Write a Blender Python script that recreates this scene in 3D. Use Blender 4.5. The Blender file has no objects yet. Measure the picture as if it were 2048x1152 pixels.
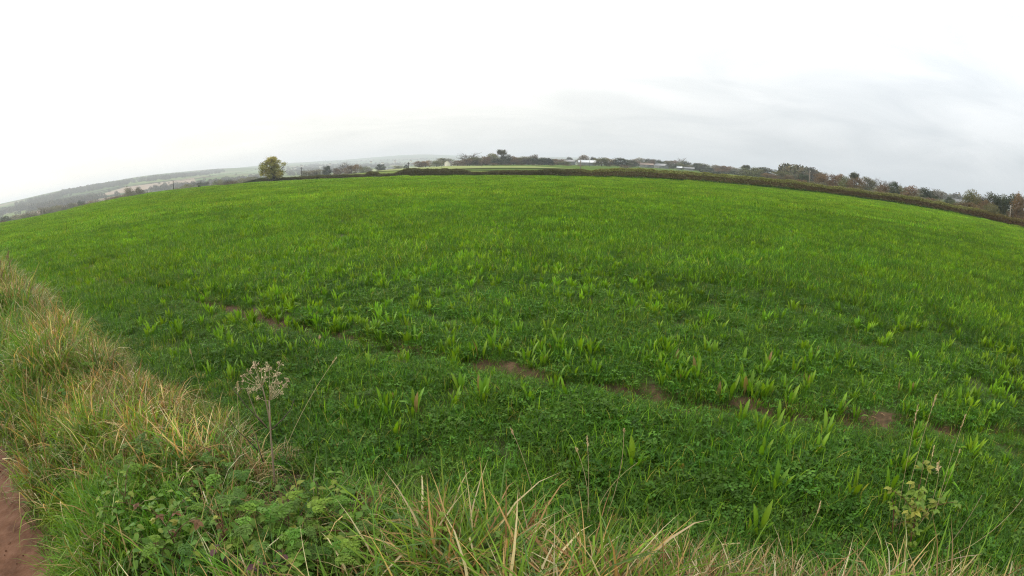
import bpy, math, random
import numpy as np
from mathutils import Vector, Matrix
R = math.radians
sc = bpy.context.scene
COL = sc.collection

# ------------------------------------------------------------------ camera
EYE = 1.70                      # metres above the track edge
PITCH = R(14.5)
FPX = 972.0                     # fisheye focal length in pixels of the 2048 wide photograph
cam = bpy.data.cameras.new("camera")
cam.type = 'PANO'
cam.panorama_type = 'FISHEYE_LENS_POLYNOMIAL'
cam.sensor_fit = 'HORIZONTAL'
cam.sensor_width = 36.0
cam.fisheye_fov = R(200)
cam.fisheye_polynomial_k0 = 0.0
cam.fisheye_polynomial_k1 = -2048.0 / 36.0 / FPX
cam.fisheye_polynomial_k2 = 0.0
cam.fisheye_polynomial_k3 = 0.0
cam.fisheye_polynomial_k4 = 0.0
cam.clip_start = 0.05
cam.clip_end = 60000
camo = bpy.data.objects.new("camera", cam)
COL.objects.link(camo)
camo.location = (0, 0, EYE)
camo.rotation_euler = (R(90) - PITCH, 0, 0)
sc.camera = camo

# ------------------------------------------------------------------ sky and sun
SUN_AZ, SUN_EL = -72.0, 13.0    # low behind cloud, far left
world = bpy.data.worlds.new("World")
sc.world = world
world.use_nodes = True
nt = world.node_tree
nt.nodes.clear()
def node(tree, kind, **kw):
    n = tree.nodes.new(kind)
    for k, v in kw.items():
        setattr(n, k, v)
    return n
def link(tree, a, b):
    tree.links.new(a, b)
sky = node(nt, 'ShaderNodeTexSky', sky_type='NISHITA', sun_disc=False)
sky.sun_elevation = R(SUN_EL)
sky.sun_rotation = R(SUN_AZ)
sky.dust_density = 3.0
bg1 = node(nt, 'ShaderNodeBackground')
bg1.inputs[1].default_value = 0.09
link(nt, sky.outputs[0], bg1.inputs[0])
tc = node(nt, 'ShaderNodeTexCoord')
sep = node(nt, 'ShaderNodeSeparateXYZ')
link(nt, tc.outputs['Generated'], sep.inputs[0])
# the cloud sheet: direction projected on a flat layer overhead so that it streaks towards the horizon
zz = node(nt, 'ShaderNodeMath', operation='ADD'); zz.inputs[1].default_value = 0.16
zm = node(nt, 'ShaderNodeMath', operation='MAXIMUM'); zm.inputs[1].default_value = 0.0
link(nt, sep.outputs[2], zm.inputs[0]); link(nt, zm.outputs[0], zz.inputs[0])
dx = node(nt, 'ShaderNodeMath', operation='DIVIDE'); dy = node(nt, 'ShaderNodeMath', operation='DIVIDE')
link(nt, sep.outputs[0], dx.inputs[0]); link(nt, zz.outputs[0], dx.inputs[1])
link(nt, sep.outputs[1], dy.inputs[0]); link(nt, zz.outputs[0], dy.inputs[1])
cmb = node(nt, 'ShaderNodeCombineXYZ')
link(nt, dx.outputs[0], cmb.inputs[0]); link(nt, dy.outputs[0], cmb.inputs[1])
mp = node(nt, 'ShaderNodeMapping')
mp.inputs['Scale'].default_value = (0.85, 1.15, 1); mp.inputs['Rotation'].default_value = (0, 0, R(25))
link(nt, cmb.outputs[0], mp.inputs[0])
ns = node(nt, 'ShaderNodeTexNoise'); ns.inputs['Scale'].default_value = 1.1
ns.inputs['Detail'].default_value = 7.0; ns.inputs['Roughness'].default_value = 0.55; ns.inputs['Distortion'].default_value = 0.6
link(nt, mp.outputs[0], ns.inputs['Vector'])
rp = node(nt, 'ShaderNodeValToRGB')
rp.color_ramp.elements[0].position = 0.25; rp.color_ramp.elements[0].color = (0.62, 0.66, 0.695, 1)
rp.color_ramp.elements[1].position = 0.66; rp.color_ramp.elements[1].color = (0.90, 0.915, 0.925, 1)
link(nt, ns.outputs['Fac'], rp.inputs[0])
# cloud is brighter and warmer round the hidden sun
sd = Vector((math.sin(R(SUN_AZ)) * math.cos(R(SUN_EL)), math.cos(R(SUN_AZ)) * math.cos(R(SUN_EL)), math.sin(R(SUN_EL))))
dot = node(nt, 'ShaderNodeVectorMath', operation='DOT_PRODUCT')
link(nt, tc.outputs['Generated'], dot.inputs[0]); dot.inputs[1].default_value = sd
mr = node(nt, 'ShaderNodeMapRange'); mr.interpolation_type = 'SMOOTHSTEP'
mr.inputs['From Min'].default_value = -0.45; mr.inputs['From Max'].default_value = 1.0
mr.inputs['To Min'].default_value = 0.0; mr.inputs['To Max'].default_value = 1.0
link(nt, dot.outputs['Value'], mr.inputs['Value'])
glow = node(nt, 'ShaderNodeMix', data_type='RGBA', blend_type='ADD')
glow.inputs['B'].default_value = (0.33, 0.265, 0.15, 1)
link(nt, mr.outputs[0], glow.inputs['Factor']); link(nt, rp.outputs[0], glow.inputs['A'])
bg2 = node(nt, 'ShaderNodeBackground')
zen = node(nt, 'ShaderNodeMath', operation='MULTIPLY_ADD'); zen.inputs[1].default_value = 1.40; zen.inputs[2].default_value = 0.63   # an overcast sky is brightest overhead
link(nt, zm.outputs[0], zen.inputs[0]); link(nt, zen.outputs[0], bg2.inputs[1])
link(nt, glow.outputs['Result'], bg2.inputs[0])
mx = node(nt, 'ShaderNodeMixShader'); mx.inputs[0].default_value = 0.90
link(nt, bg1.outputs[0], mx.inputs[1]); link(nt, bg2.outputs[0], mx.inputs[2])
wo = node(nt, 'ShaderNodeOutputWorld')
link(nt, mx.outputs[0], wo.inputs[0])

sun = bpy.data.lights.new("sun", 'SUN')
sun.energy = 1.2
sun.angle = R(22)
sun.color = (1.0, 0.93, 0.82)
suno = bpy.data.objects.new("sun", sun)
COL.objects.link(suno)
suno.rotation_euler = sd.to_track_quat('Z', 'Y').to_euler()

sc.view_settings.view_transform = 'Standard'
sc.view_settings.look = 'None'
sc.view_settings.exposure = 0.57
sc.view_settings.gamma = 1.0
sc.view_settings.use_curve_mapping = False
try:
    cy = sc.cycles
    cy.max_bounces = 5; cy.diffuse_bounces = 3; cy.glossy_bounces = 2; cy.transmission_bounces = 3
    cy.volume_bounces = 0; cy.filter_width = 1.15; cy.transparent_max_bounces = 6
    cy.use_adaptive_sampling = True; cy.adaptive_threshold = 0.015
    cy.use_denoising = True; cy.denoiser = 'OPENIMAGEDENOISE'; cy.denoising_input_passes = 'RGB_ALBEDO_NORMAL'; cy.denoising_prefilter = 'NONE'
    cy.caustics_reflective = False; cy.caustics_refractive = False
    cy.sample_clamp_indirect = 4.0
except AttributeError:
    pass

# ------------------------------------------------------------------ geometry of the place
rng = np.random.default_rng(7)
random.seed(7)
TX, TY = -0.9120, 0.4102       # along the track
NX, NY = 0.4102, 0.9120        # across it, into the field
V0, V1 = 0.05, 1.66           # verge from .. to, across the track
RUT = 3.42
HEDGE_AZ, HEDGE_D = 37.0, 100.0

def px_dir(x, y):
    u = x - 1024.0; v = 576.0 - y
    r = math.hypot(u, v) or 1e-9
    t = r / FPX; s = math.sin(t)
    rt, up, fw = s * u / r, s * v / r, math.cos(t)
    Y = fw * math.cos(PITCH) + up * math.sin(PITCH)
    Z = -fw * math.sin(PITCH) + up * math.cos(PITCH)
    return rt, Y, Z
def px_az_el(x, y):
    a, b, c = px_dir(x, y)
    return math.degrees(math.atan2(a, b)), math.degrees(math.asin(c))

EDGE_AZ = np.array([-180, -120, -75, -60, -56, -53, -48, -42, -36, -32, -28, -22, -16, -10, 0, 8, 13, 24, 34, 47, 54, 60, 75, 120, 180.0])
EDGE_Z = np.array([-1, -2, -2, -1.6, -2.0, -1.8, -.8, -.25, -.6, -1.2, -1.5, -1.65, -1.45, -1.4, -1.25, -1.05, -.85, -.66, -.62, -.65, -.8, -1.1, -1.5, -1, -1.0])
def edge_dist(az):
    c = np.cos(np.radians(az - HEDGE_AZ))
    h = HEDGE_D / np.maximum(c, 0.08)
    return np.where(az < -30, np.interp(az, [-180, -70, -45, -34, -30], [200, 190, 205, 235, 255]), np.minimum(h, 255))
PD = np.log(np.array([100, 250, 400, 700, 1200, 2000, 3200, 5000, 8000, 13000, 30000.0]))
PA = np.array([-180, -75, -60, -50, -42, -35, -28, -20, -11, -5, 0, 6, 15, 30, 45, 60, 75, 180.0])
PZ = np.array([
    [-3, -8, -14, -20, -20, -5, 30, 60, 80, 70, 0],
    [-3, -7, -14, -22, -22, -3, 40, 70, 90, 70, 0],
    [-2, -5, -14, -22, -22, 0, 46, 84, 100, 70, 0],
    [-1, -4, -14, -23, -22, 5, 63, 112, 120, 70, 0],
    [-1, -3.5, -13, -22, -20, 8, 70, 124, 130, 70, 0],
    [-1, -3, -11, -19, -18, 6, 48, 116, 140, 70, 0],
    [-1, -2, -7, -13, -14, -4, 28, 84, 176, 120, 0],
    [-1, -1.5, -2, -9, -14, -6, 22, 60, 164, 130, 0],
    [-1, -1.0, 0.6, 0, -8, -4, 16, 50, 198, 130, 0],
    [-1, -.7, 1.2, 1.5, -4, -2, 14, 50, 162, 130, 0],
    [-1, -.6, 1.3, 2.5, 0, 2, 14, 40, 124, 100, 0],
    [-1, -.6, 1.2, 3, 3, 5, 15, 40, 148, 100, 0],
    [-1, -1, .5, 3, 6, 8, 15, 35, 110, 80, 0],
    [-1, -1.5, -.5, 2, 6, 8, 12, 25, 70, 60, 0],
    [-1.2, -2, -1.5, 0, 3, 5, 10, 25, 60, 50, 0],
    [-1.6, -2.5, -3, -3, -2, 2, 10, 25, 60, 50, 0],
    [-2, -3, -4, -4, -2, 2, 10, 25, 60, 50, 0],
    [-3, -8, -14, -20, -20, -5, 30, 60, 80, 70, 0.0]])
def vnoise(x, y, seed=0):
    xi = np.floor(x).astype(np.int64); yi = np.floor(y).astype(np.int64)
    fx = x - xi; fy = y - yi
    fx = fx * fx * (3 - 2 * fx); fy = fy * fy * (3 - 2 * fy)
    def h(a, b):
        n = (a * 374761393 + b * 668265263 + seed * 974634777) & 0x7fffffff
        n = ((n ^ (n >> 13)) * 1274126177) & 0x7fffffff
        return ((n ^ (n >> 16)) & 0xffff) / 65535.0
    return (h(xi, yi) * (1 - fx) + h(xi + 1, yi) * fx) * (1 - fy) + (h(xi, yi + 1) * (1 - fx) + h(xi + 1, yi + 1) * fx) * fy
def fbm(x, y, seed=0, o=4):
    s = 0; a = .5
    for k in range(o):
        s = s + a * vnoise(x * 2 ** k + 17.3 * k, y * 2 ** k - 9.1 * k, seed + k); a *= .5
    return s
def sstep(a, b, x):
    t = np.clip((x - a) / (b - a), 0, 1)
    return t * t * (3 - 2 * t)
def height(x, y):
    x = np.asarray(x, float); y = np.asarray(y, float)
    d = np.hypot(x, y) + 1e-6
    az = np.degrees(np.arctan2(x, y))
    E = edge_dist(az)
    ze = np.interp(az, EDGE_AZ, EDGE_Z)
    zin = ze * np.clip(d / E, 0, 1) ** 1.5
    ld = np.log(np.clip(d, 100, 29999))
    ia = np.clip(np.searchsorted(PA, az) - 1, 0, len(PA) - 2)
    idx = np.clip(np.searchsorted(PD, ld) - 1, 0, len(PD) - 2)
    fa = (az - PA[ia]) / (PA[ia + 1] - PA[ia]); fd = (ld - PD[idx]) / (PD[idx + 1] - PD[idx])
    fa = fa * fa * (3 - 2 * fa)
    P = (PZ[ia, idx] * (1 - fa) + PZ[ia + 1, idx] * fa) * (1 - fd) + (PZ[ia, idx + 1] * (1 - fa) + PZ[ia + 1, idx + 1] * fa) * fd
    w = np.clip((d - E) / (E * .8), 0, 1); w = w * w * (3 - 2 * w)
    zout = ze * (1 - w) + P * w
    z = np.where(d < E, zin, zout)
    z = z + (fbm(x / 900, y / 900, 3) - .47) * 26 * sstep(1500, 4500, d)
    # track, verge bank and wheel rut close by
    n = x * NX + y * NY
    s = x * TX + y * TY
    near = 1 - sstep(40, 160, d)
    bank = sstep(.05, .4, n) * (1 - sstep(1.0, 1.9, n))
    z = z + near * (0.10 * bank - 0.06 * (1 - sstep(-.1, .2, n)) + 0.03 * (fbm(x * 2.2, y * 2.2, 9) - .47))
    z = z - near * 0.10 * np.exp(-((n - RUT) / .11) ** 2)
    return z
def hz(x, y):
    return float(height(np.array([x]), np.array([y]))[0])
def at_px(x, y, lo=0.6, hi=12000, zoff=0.0):
    """Where the line of sight through a photo pixel meets the ground."""
    a, b, c = px_dir(x, y)
    hr = math.hypot(a, b)
    ds = np.geomspace(lo, hi, 1600)
    gx, gy = ds * a / hr, ds * b / hr
    gap = EYE + ds * c / hr - height(gx, gy) - zoff
    k = np.argmax(gap <= 0) if (gap <= 0).any() else int(np.argmin(gap))
    return float(gx[k]), float(gy[k]), float(ds[k])
def on_ray(x, y, d):
    a, b, c = px_dir(x, y)
    hr = math.hypot(a, b)
    return Vector((a / hr * d, b / hr * d, EYE + c / hr * d))

# ------------------------------------------------------------------ materials
def mat_new(name):
    m = bpy.data.materials.new(name); m.use_nodes = True
    m.node_tree.nodes.clear()
    return m
def foliage_mat(name, instanced=False, rough=.55, spec=.25, trans=.35, vary=.18, tcol=(1.25, 1.25, .55)):
    m = mat_new(name); t = m.node_tree
    at = node(t, 'ShaderNodeAttribute', attribute_name='col')
    oi = node(t, 'ShaderNodeObjectInfo')
    hs = node(t, 'ShaderNodeHueSaturation')
    v = node(t, 'ShaderNodeMapRange'); v.inputs['To Min'].default_value = 1 - vary; v.inputs['To Max'].default_value = 1 + vary
    link(t, oi.outputs['Random'], v.inputs['Value']); link(t, v.outputs[0], hs.inputs['Value'])
    h2 = node(t, 'ShaderNodeMath', operation='MULTIPLY_ADD'); h2.inputs[1].default_value = .03; h2.inputs[2].default_value = .485
    wn = node(t, 'ShaderNodeTexWhiteNoise', noise_dimensions='1D')
    link(t, oi.outputs['Random'], wn.inputs['W']); link(t, wn.outputs['Value'], h2.inputs[0]); link(t, h2.outputs[0], hs.inputs['Hue'])
    src = at.outputs['Color']
    if instanced:
        ti = node(t, 'ShaderNodeAttribute', attribute_name='tint', attribute_type='INSTANCER')
        mu = node(t, 'ShaderNodeMix', data_type='RGBA', blend_type='MULTIPLY'); mu.inputs['Factor'].default_value = 1
        link(t, src, mu.inputs['A']); link(t, ti.outputs['Color'], mu.inputs['B']); src = mu.outputs['Result']
    link(t, src, hs.inputs['Color'])
    pb = node(t, 'ShaderNodeBsdfPrincipled')
    pb.inputs['Roughness'].default_value = rough
    pb.inputs['Specular IOR Level'].default_value = spec
    link(t, hs.outputs[0], pb.inputs['Base Color'])
    tr = node(t, 'ShaderNodeBsdfTranslucent')
    tm = node(t, 'ShaderNodeMix', data_type='RGBA', blend_type='MULTIPLY'); tm.inputs['Factor'].default_value = 1
    tm.inputs['B'].default_value = (*tcol, 1)
    link(t, hs.outputs[0], tm.inputs['A']); link(t, tm.outputs['Result'], tr.inputs['Color'])
    ms = node(t, 'ShaderNodeMixShader'); ms.inputs[0].default_value = trans
    link(t, pb.outputs[0], ms.inputs[1]); link(t, tr.outputs[0], ms.inputs[2])
    o = node(t, 'ShaderNodeOutputMaterial'); link(t, ms.outputs[0], o.inputs[0])
    return m
M_LEAF = foliage_mat('leaf')
M_GRASS = foliage_mat('grass_blades', True, rough=.5, spec=.16, trans=.4, vary=.18)
M_PLANT = foliage_mat('plantain_leaf', False, rough=.42, spec=.3, trans=.35, vary=.16)
M_PLANTI = foliage_mat('plantain_leaf_far', True, rough=.5, spec=.2, trans=.35, vary=.16)
M_DRY = foliage_mat('dry_straw', True, rough=.6, spec=.25, trans=.2, vary=.2, tcol=(1, .9, .6))
M_STRAW = foliage_mat('dry_stem', False, rough=.65, spec=.2, trans=.12, vary=.12, tcol=(1, .9, .6))
M_TREE = foliage_mat('tree_leaf', False, rough=.6, spec=.2, trans=.22, vary=.16)
M_WOODI = foliage_mat('wood_leaf', True, rough=.7, spec=.1, trans=.1, vary=.2)

def noise_mat(name, stops, scale, detail=6, rough=.9, bump=0.0, bscale=None, spec=.2, extra=None):
    m = mat_new(name); t = m.node_tree
    g = node(t, 'ShaderNodeNewGeometry')
    n1 = node(t, 'ShaderNodeTexNoise'); n1.inputs['Scale'].default_value = scale; n1.inputs['Detail'].default_value = detail
    n1.inputs['Roughness'].default_value = .6
    link(t, g.outputs['Position'], n1.inputs['Vector'])
    r = node(t, 'ShaderNodeValToRGB')
    e = r.color_ramp.elements
    e[0].position, e[0].color = stops[0][0], (*stops[0][1], 1)
    e[1].position, e[1].color = stops[-1][0], (*stops[-1][1], 1)
    for p, c in stops[1:-1]:
        q = e.new(p); q.color = (*c, 1)
    link(t, n1.outputs['Fac'], r.inputs[0])
    pb = node(t, 'ShaderNodeBsdfPrincipled')
    pb.inputs['Roughness'].default_value = rough; pb.inputs['Specular IOR Level'].default_value = spec
    col = r.outputs[0]
    if extra:
        n3 = node(t, 'ShaderNodeTexNoise'); n3.inputs['Scale'].default_value = extra[0]; n3.inputs['Detail'].default_value = 4
        link(t, g.outputs['Position'], n3.inputs['Vector'])
        mm = node(t, 'ShaderNodeMix', data_type='RGBA'); mm.inputs['B'].default_value = (*extra[1], 1)
        mr_ = node(t, 'ShaderNodeMapRange'); mr_.inputs['From Min'].default_value = extra[2]; mr_.inputs['From Max'].default_value = extra[3]
        link(t, n3.outputs['Fac'], mr_.inputs['Value']); link(t, mr_.outputs[0], mm.inputs['Factor'])
        link(t, col, mm.inputs['A']); col = mm.outputs['Result']
    link(t, col, pb.inputs['Base Color'])
    if bump:
        n2 = node(t, 'ShaderNodeTexNoise'); n2.inputs['Scale'].default_value = bscale or scale * 3; n2.inputs['Detail'].default_value = 8
        link(t, g.outputs['Position'], n2.inputs['Vector'])
        b = node(t, 'ShaderNodeBump'); b.inputs['Strength'].default_value = .8; b.inputs['Distance'].default_value = bump
        link(t, n2.outputs['Fac'], b.inputs['Height']); link(t, b.outputs[0], pb.inputs['Normal'])
    o = node(t, 'ShaderNodeOutputMaterial'); link(t, pb.outputs[0], o.inputs[0])
    return m
M_MUD = noise_mat('track_mud', [(.30, (.060, .027, .014)), (.5, (.115, .055, .031)), (.72, (.165, .088, .055))], 5, bump=.03, bscale=11, rough=.85, spec=.12)
M_SOILV = noise_mat('verge_soil', [(.3, (.045, .032, .016)), (.7, (.085, .052, .03))], 5, bump=.02)
M_SOILF = noise_mat('field_soil', [(.3, (.034, .045, .012)), (.7, (.055, .075, .016))], 1.6, bump=.03, bscale=12)
M_RUT = noise_mat('rut_soil', [(.3, (.04, .035, .015)), (.5, (.075, .048, .026)), (.7, (.12, .075, .04))], 14, bump=.02, bscale=30)
M_BARK = noise_mat('bark', [(.3, (.045, .038, .03)), (.7, (.11, .095, .075))], 3, bump=.03)
M_POLE = noise_mat('weathered_pole', [(.3, (.14, .12, .10)), (.7, (.26, .23, .2))], 4)
M_POLED = noise_mat('dark_pole', [(.3, (.03, .028, .026)), (.7, (.06, .055, .05))], 4)
M_WIRE = noise_mat('wire', [(.3, (.04, .04, .04)), (.7, (.07, .07, .07))], 4)
M_ROOFW = noise_mat('pale_sheet_roof', [(.3, (.48, .5, .52)), (.7, (.62, .64, .66))], .3, rough=.4, spec=.5)
M_ROOFG = noise_mat('grey_sheet_roof', [(.3, (.15, .155, .16)), (.7, (.24, .245, .25))], .3, rough=.5, spec=.4)
M_ROOFB = noise_mat('brown_sheet_roof', [(.3, (.17, .13, .1)), (.7, (.27, .21, .17))], .3)
M_WALLG = noise_mat('shed_wall', [(.3, (.13, .14, .13)), (.7, (.2, .21, .2))], .5)
M_WALLW = noise_mat('render_wall', [(.3, (.62, .58, .5)), (.7, (.76, .72, .64))], .7)
M_ROOFS = noise_mat('slate_roof', [(.3, (.1, .09, .085)), (.7, (.17, .15, .14))], 1.5)
M_GLASS = noise_mat('dark_pane', [(.3, (.03, .035, .04)), (.7, (.05, .055, .06))], 1, rough=.2, spec=.5)
M_STUBBLE = noise_mat('stubble', [(.3, (.21, .15, .10)), (.7, (.28, .205, .14))], .01, rough=1)
M_PALEF = noise_mat('pale_grass', [(.3, (.16, .20, .055)), (.7, (.22, .245, .075))], .03, rough=1)
M_GREENF = noise_mat('green_grass', [(.3, (.085, .14, .03)), (.7, (.12, .18, .045))], .02, rough=1)

def land_mat():
    m = mat_new('patchwork_land'); t = m.node_tree
    g = node(t, 'ShaderNodeNewGeometry')
    sv = node(t, 'ShaderNodeVectorMath', operation='MULTIPLY'); sv.inputs[1].default_value = (1 / 260, 1 / 360, 0)
    link(t, g.outputs['Position'], sv.inputs[0])
    vo = node(t, 'ShaderNodeTexVoronoi', feature='F1', voronoi_dimensions='2D'); vo.inputs['Scale'].default_value = 1
    link(t, sv.outputs[0], vo.inputs['Vector'])
    se = node(t, 'ShaderNodeSeparateColor'); link(t, vo.outputs['Color'], se.inputs[0])
    r = node(t, 'ShaderNodeValToRGB'); r.color_ramp.interpolation = 'CONSTANT'
    e = r.color_ramp.elements
    e[0].position, e[0].color = 0, (.085, .13, .032, 1)
    e[1].position, e[1].color = .3, (.13, .17, .045, 1)
    for p, c in ((.5, (.075, .105, .03)), (.66, (.2, .15, .095)), (.78, (.11, .15, .04)), (.9, (.17, .16, .08))):
        q = e.new(p); q.color = (*c, 1)
    link(t, se.outputs[0], r.inputs[0])
    ve = node(t, 'ShaderNodeTexVoronoi', feature='DISTANCE_TO_EDGE', voronoi_dimensions='2D'); ve.inputs['Scale'].default_value = 1
    link(t, sv.outputs[0], ve.inputs['Vector'])
    ls = node(t, 'ShaderNodeMapRange'); ls.inputs['From Min'].default_value = .012; ls.inputs['From Max'].default_value = .03
    link(t, ve.outputs['Distance'], ls.inputs['Value'])
    mm = node(t, 'ShaderNodeMix', data_type='RGBA'); mm.inputs['A'].default_value = (.03, .04, .018, 1)
    link(t, ls.outputs[0], mm.inputs['Factor']); link(t, r.outputs[0], mm.inputs['B'])
    n1 = node(t, 'ShaderNodeTexNoise'); n1.inputs['Scale'].default_value = .02; n1.inputs['Detail'].default_value = 8
    link(t, g.outputs['Position'], n1.inputs['Vector'])
    mr2 = node(t, 'ShaderNodeMapRange'); mr2.inputs['To Min'].default_value = .75; mr2.inputs['To Max'].default_value = 1.25
    link(t, n1.outputs['Fac'], mr2.inputs['Value'])
    sc_ = node(t, 'ShaderNodeVectorMath', operation='SCALE'); link(t, mm.outputs['Result'], sc_.inputs[0]); link(t, mr2.outputs[0], sc_.inputs['Scale'])
    d = node(t, 'ShaderNodeBsdfDiffuse'); link(t, sc_.outputs[0], d.inputs[0])
    o = node(t, 'ShaderNodeOutputMaterial'); link(t, d.outputs[0], o.inputs[0])
    return m
M_LAND = land_mat()

# ------------------------------------------------------------------ mesh helpers
def mesh_np(name, V, F, C=None, mat=None, smooth=False):
    """V (n,3), F (m,3|4) -> mesh, with an optional colour per vertex."""
    V = np.ascontiguousarray(V, np.float32); F = np.ascontiguousarray(F, np.int32)
    k = F.shape[1]
    me = bpy.data.meshes.new(name)
    me.vertices.add(len(V)); me.vertices.foreach_set('co', V.ravel())
    me.loops.add(F.size); me.loops.foreach_set('vertex_index', F.ravel())
    me.polygons.add(len(F))
    me.polygons.foreach_set('loop_start', np.arange(0, F.size, k, dtype=np.int32))
    if smooth:
        me.polygons.foreach_set('use_smooth', np.ones(len(F), bool))
    if C is not None:
        a = me.attributes.new('col', 'FLOAT_COLOR', 'POINT')
        c4 = np.ones((len(V), 4), np.float32); c4[:, :3] = C
        a.data.foreach_set('color', c4.ravel())
    me.update(calc_edges=True)
    if mat:
        me.materials.append(mat)
    return me
def obj(name, data, parent=None, loc=None):
    o = bpy.data.objects.new(name, data)
    COL.objects.link(o)
    if parent is not None:
        o.parent = parent
    if loc is not None:
        o.location = loc
    return o
def tag(o, label=None, cat=None, group=None, kind=None):
    if label: o['label'] = label
    if cat: o['category'] = cat
    if group: o['group'] = group
    if kind: o['kind'] = kind
    return o
class Geo:
    """Collects triangles with colours."""
    def __init__(self):
        self.v, self.f, self.c, self.n = [], [], [], 0
    def add(self, V, F, C):
        V = np.asarray(V, float).reshape(-1, 3)
        C = np.broadcast_to(np.asarray(C, float), V.shape)
        self.v.append(V); self.f.append(np.asarray(F, int).reshape(-1, 3) + self.n); self.c.append(C); self.n += len(V)
        return self
    def mesh(self, name, mat, smooth=False):
        return mesh_np(name, np.concatenate(self.v), np.concatenate(self.f), np.concatenate(self.c), mat, smooth)
GRASS_P = lambda t: np.where(t < .35, .75 + .7 * t, 1.0 * (1 - ((t - .35) / .65) ** 1.6))
LANCE_P = lambda t: np.clip(np.sin(np.pi * np.clip(t, 0, 1) ** 1.45), 0.0, 1) ** .8 * .86 + .14 * (1 - t)
def blades(base, ang, lean, curl, L, W, C, seg=3, prof=GRASS_P, twist=None, kink=None):
    """N grass blades or lance leaves as flat ribbons; returns V, F, C."""
    N = len(base)
    t = np.linspace(0, 1, seg + 1)
    tm = (t[:-1] + t[1:]) / 2
    th = lean[:, None] + curl[:, None] * tm[None] ** 1.4
    if kink is not None:
        th = th + kink[:, None] * (tm[None] > .52)
    dl = (L / seg)[:, None]
    hx = np.concatenate([np.zeros((N, 1)), np.cumsum(np.sin(th) * dl, 1)], 1)
    vz = np.concatenate([np.zeros((N, 1)), np.cumsum(np.cos(th) * dl, 1)], 1)
    ca, sa = np.cos(ang)[:, None], np.sin(ang)[:, None]
    cx = base[:, 0:1] + hx * ca; cy_ = base[:, 1:2] + hx * sa; cz = base[:, 2:3] + vz
    w = (W[:, None] * prof(t)[None]) * .5
    tw = ang if twist is None else ang + twist
    sx, sy = -np.sin(tw)[:, None], np.cos(tw)[:, None]
    Lf = np.stack([cx + sx * w, cy_ + sy * w, cz], -1); Rt = np.stack([cx - sx * w, cy_ - sy * w, cz], -1)
    # verts per blade: pairs for t0..t(seg-1), one tip
    pr = np.stack([Lf[:, :-1], Rt[:, :-1]], 2).reshape(N, seg * 2, 3)
    tip = np.stack([cx[:, -1], cy_[:, -1], cz[:, -1]], -1)[:, None]
    V = np.concatenate([pr, tip], 1)
    k = seg * 2 + 1
    f = []
    for i in range(seg - 1):
        a = 2 * i
        f += [(a, a + 1, a + 3), (a, a + 3, a + 2)]
    f.append((2 * seg - 2, 2 * seg - 1, 2 * seg))
    F = (np.array(f)[None] + (np.arange(N) * k)[:, None, None]).reshape(-1, 3)
    Cc = np.repeat(C[:, None, :], k, 1).reshape(-1, 3)
    return V.reshape(-1, 3), F, Cc
def tube(pts, rad, sides=5):
    pts = np.asarray(pts, float); rad = np.broadcast_to(np.asarray(rad, float), (len(pts),))
    T = np.gradient(pts, axis=0); T /= np.linalg.norm(T, axis=1, keepdims=True) + 1e-12
    ref = np.array([0, 0, 1.0]) if abs(T[:, 2]).mean() < .8 else np.array([1.0, 0, 0])
    A = np.cross(T, ref); A /= np.linalg.norm(A, axis=1, keepdims=True) + 1e-12
    B = np.cross(T, A)
    an = np.arange(sides) * 2 * np.pi / sides
    V = pts[:, None] + rad[:, None, None] * (np.cos(an)[None, :, None] * A[:, None] + np.sin(an)[None, :, None] * B[:, None])
    f = []
    n = len(pts)
    for i in range(n - 1):
        for j in range(sides):
            a, b = i * sides + j, i * sides + (j + 1) % sides
            f += [(a, b, b + sides), (a, b + sides, a + sides)]
    for j in range(1, sides - 1):
        f.append((0, j + 1, j)); f.append(((n - 1) * sides, (n - 1) * sides + j, (n - 1) * sides + j + 1))
    return V.reshape(-1, 3), np.array(f)
def box(x0, x1, y0, y1, z0, z1):
    V = [(x, y, z) for z in (z0, z1) for x, y in ((x0, y0), (x1, y0), (x1, y1), (x0, y1))]
    F = [(0, 2, 1), (0, 3, 2), (4, 5, 6), (4, 6, 7)]
    for i in range(4):
        j = (i + 1) % 4
        F += [(i, j, j + 4), (i, j + 4, i + 4)]
    return np.array(V, float), np.array(F)
def copy_tree(o, parent=None):
    c = o.copy(); COL.objects.link(c)
    if parent is not None:
        c.parent = parent
    for ch in o.children:
        copy_tree(ch, c)
    return c

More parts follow.
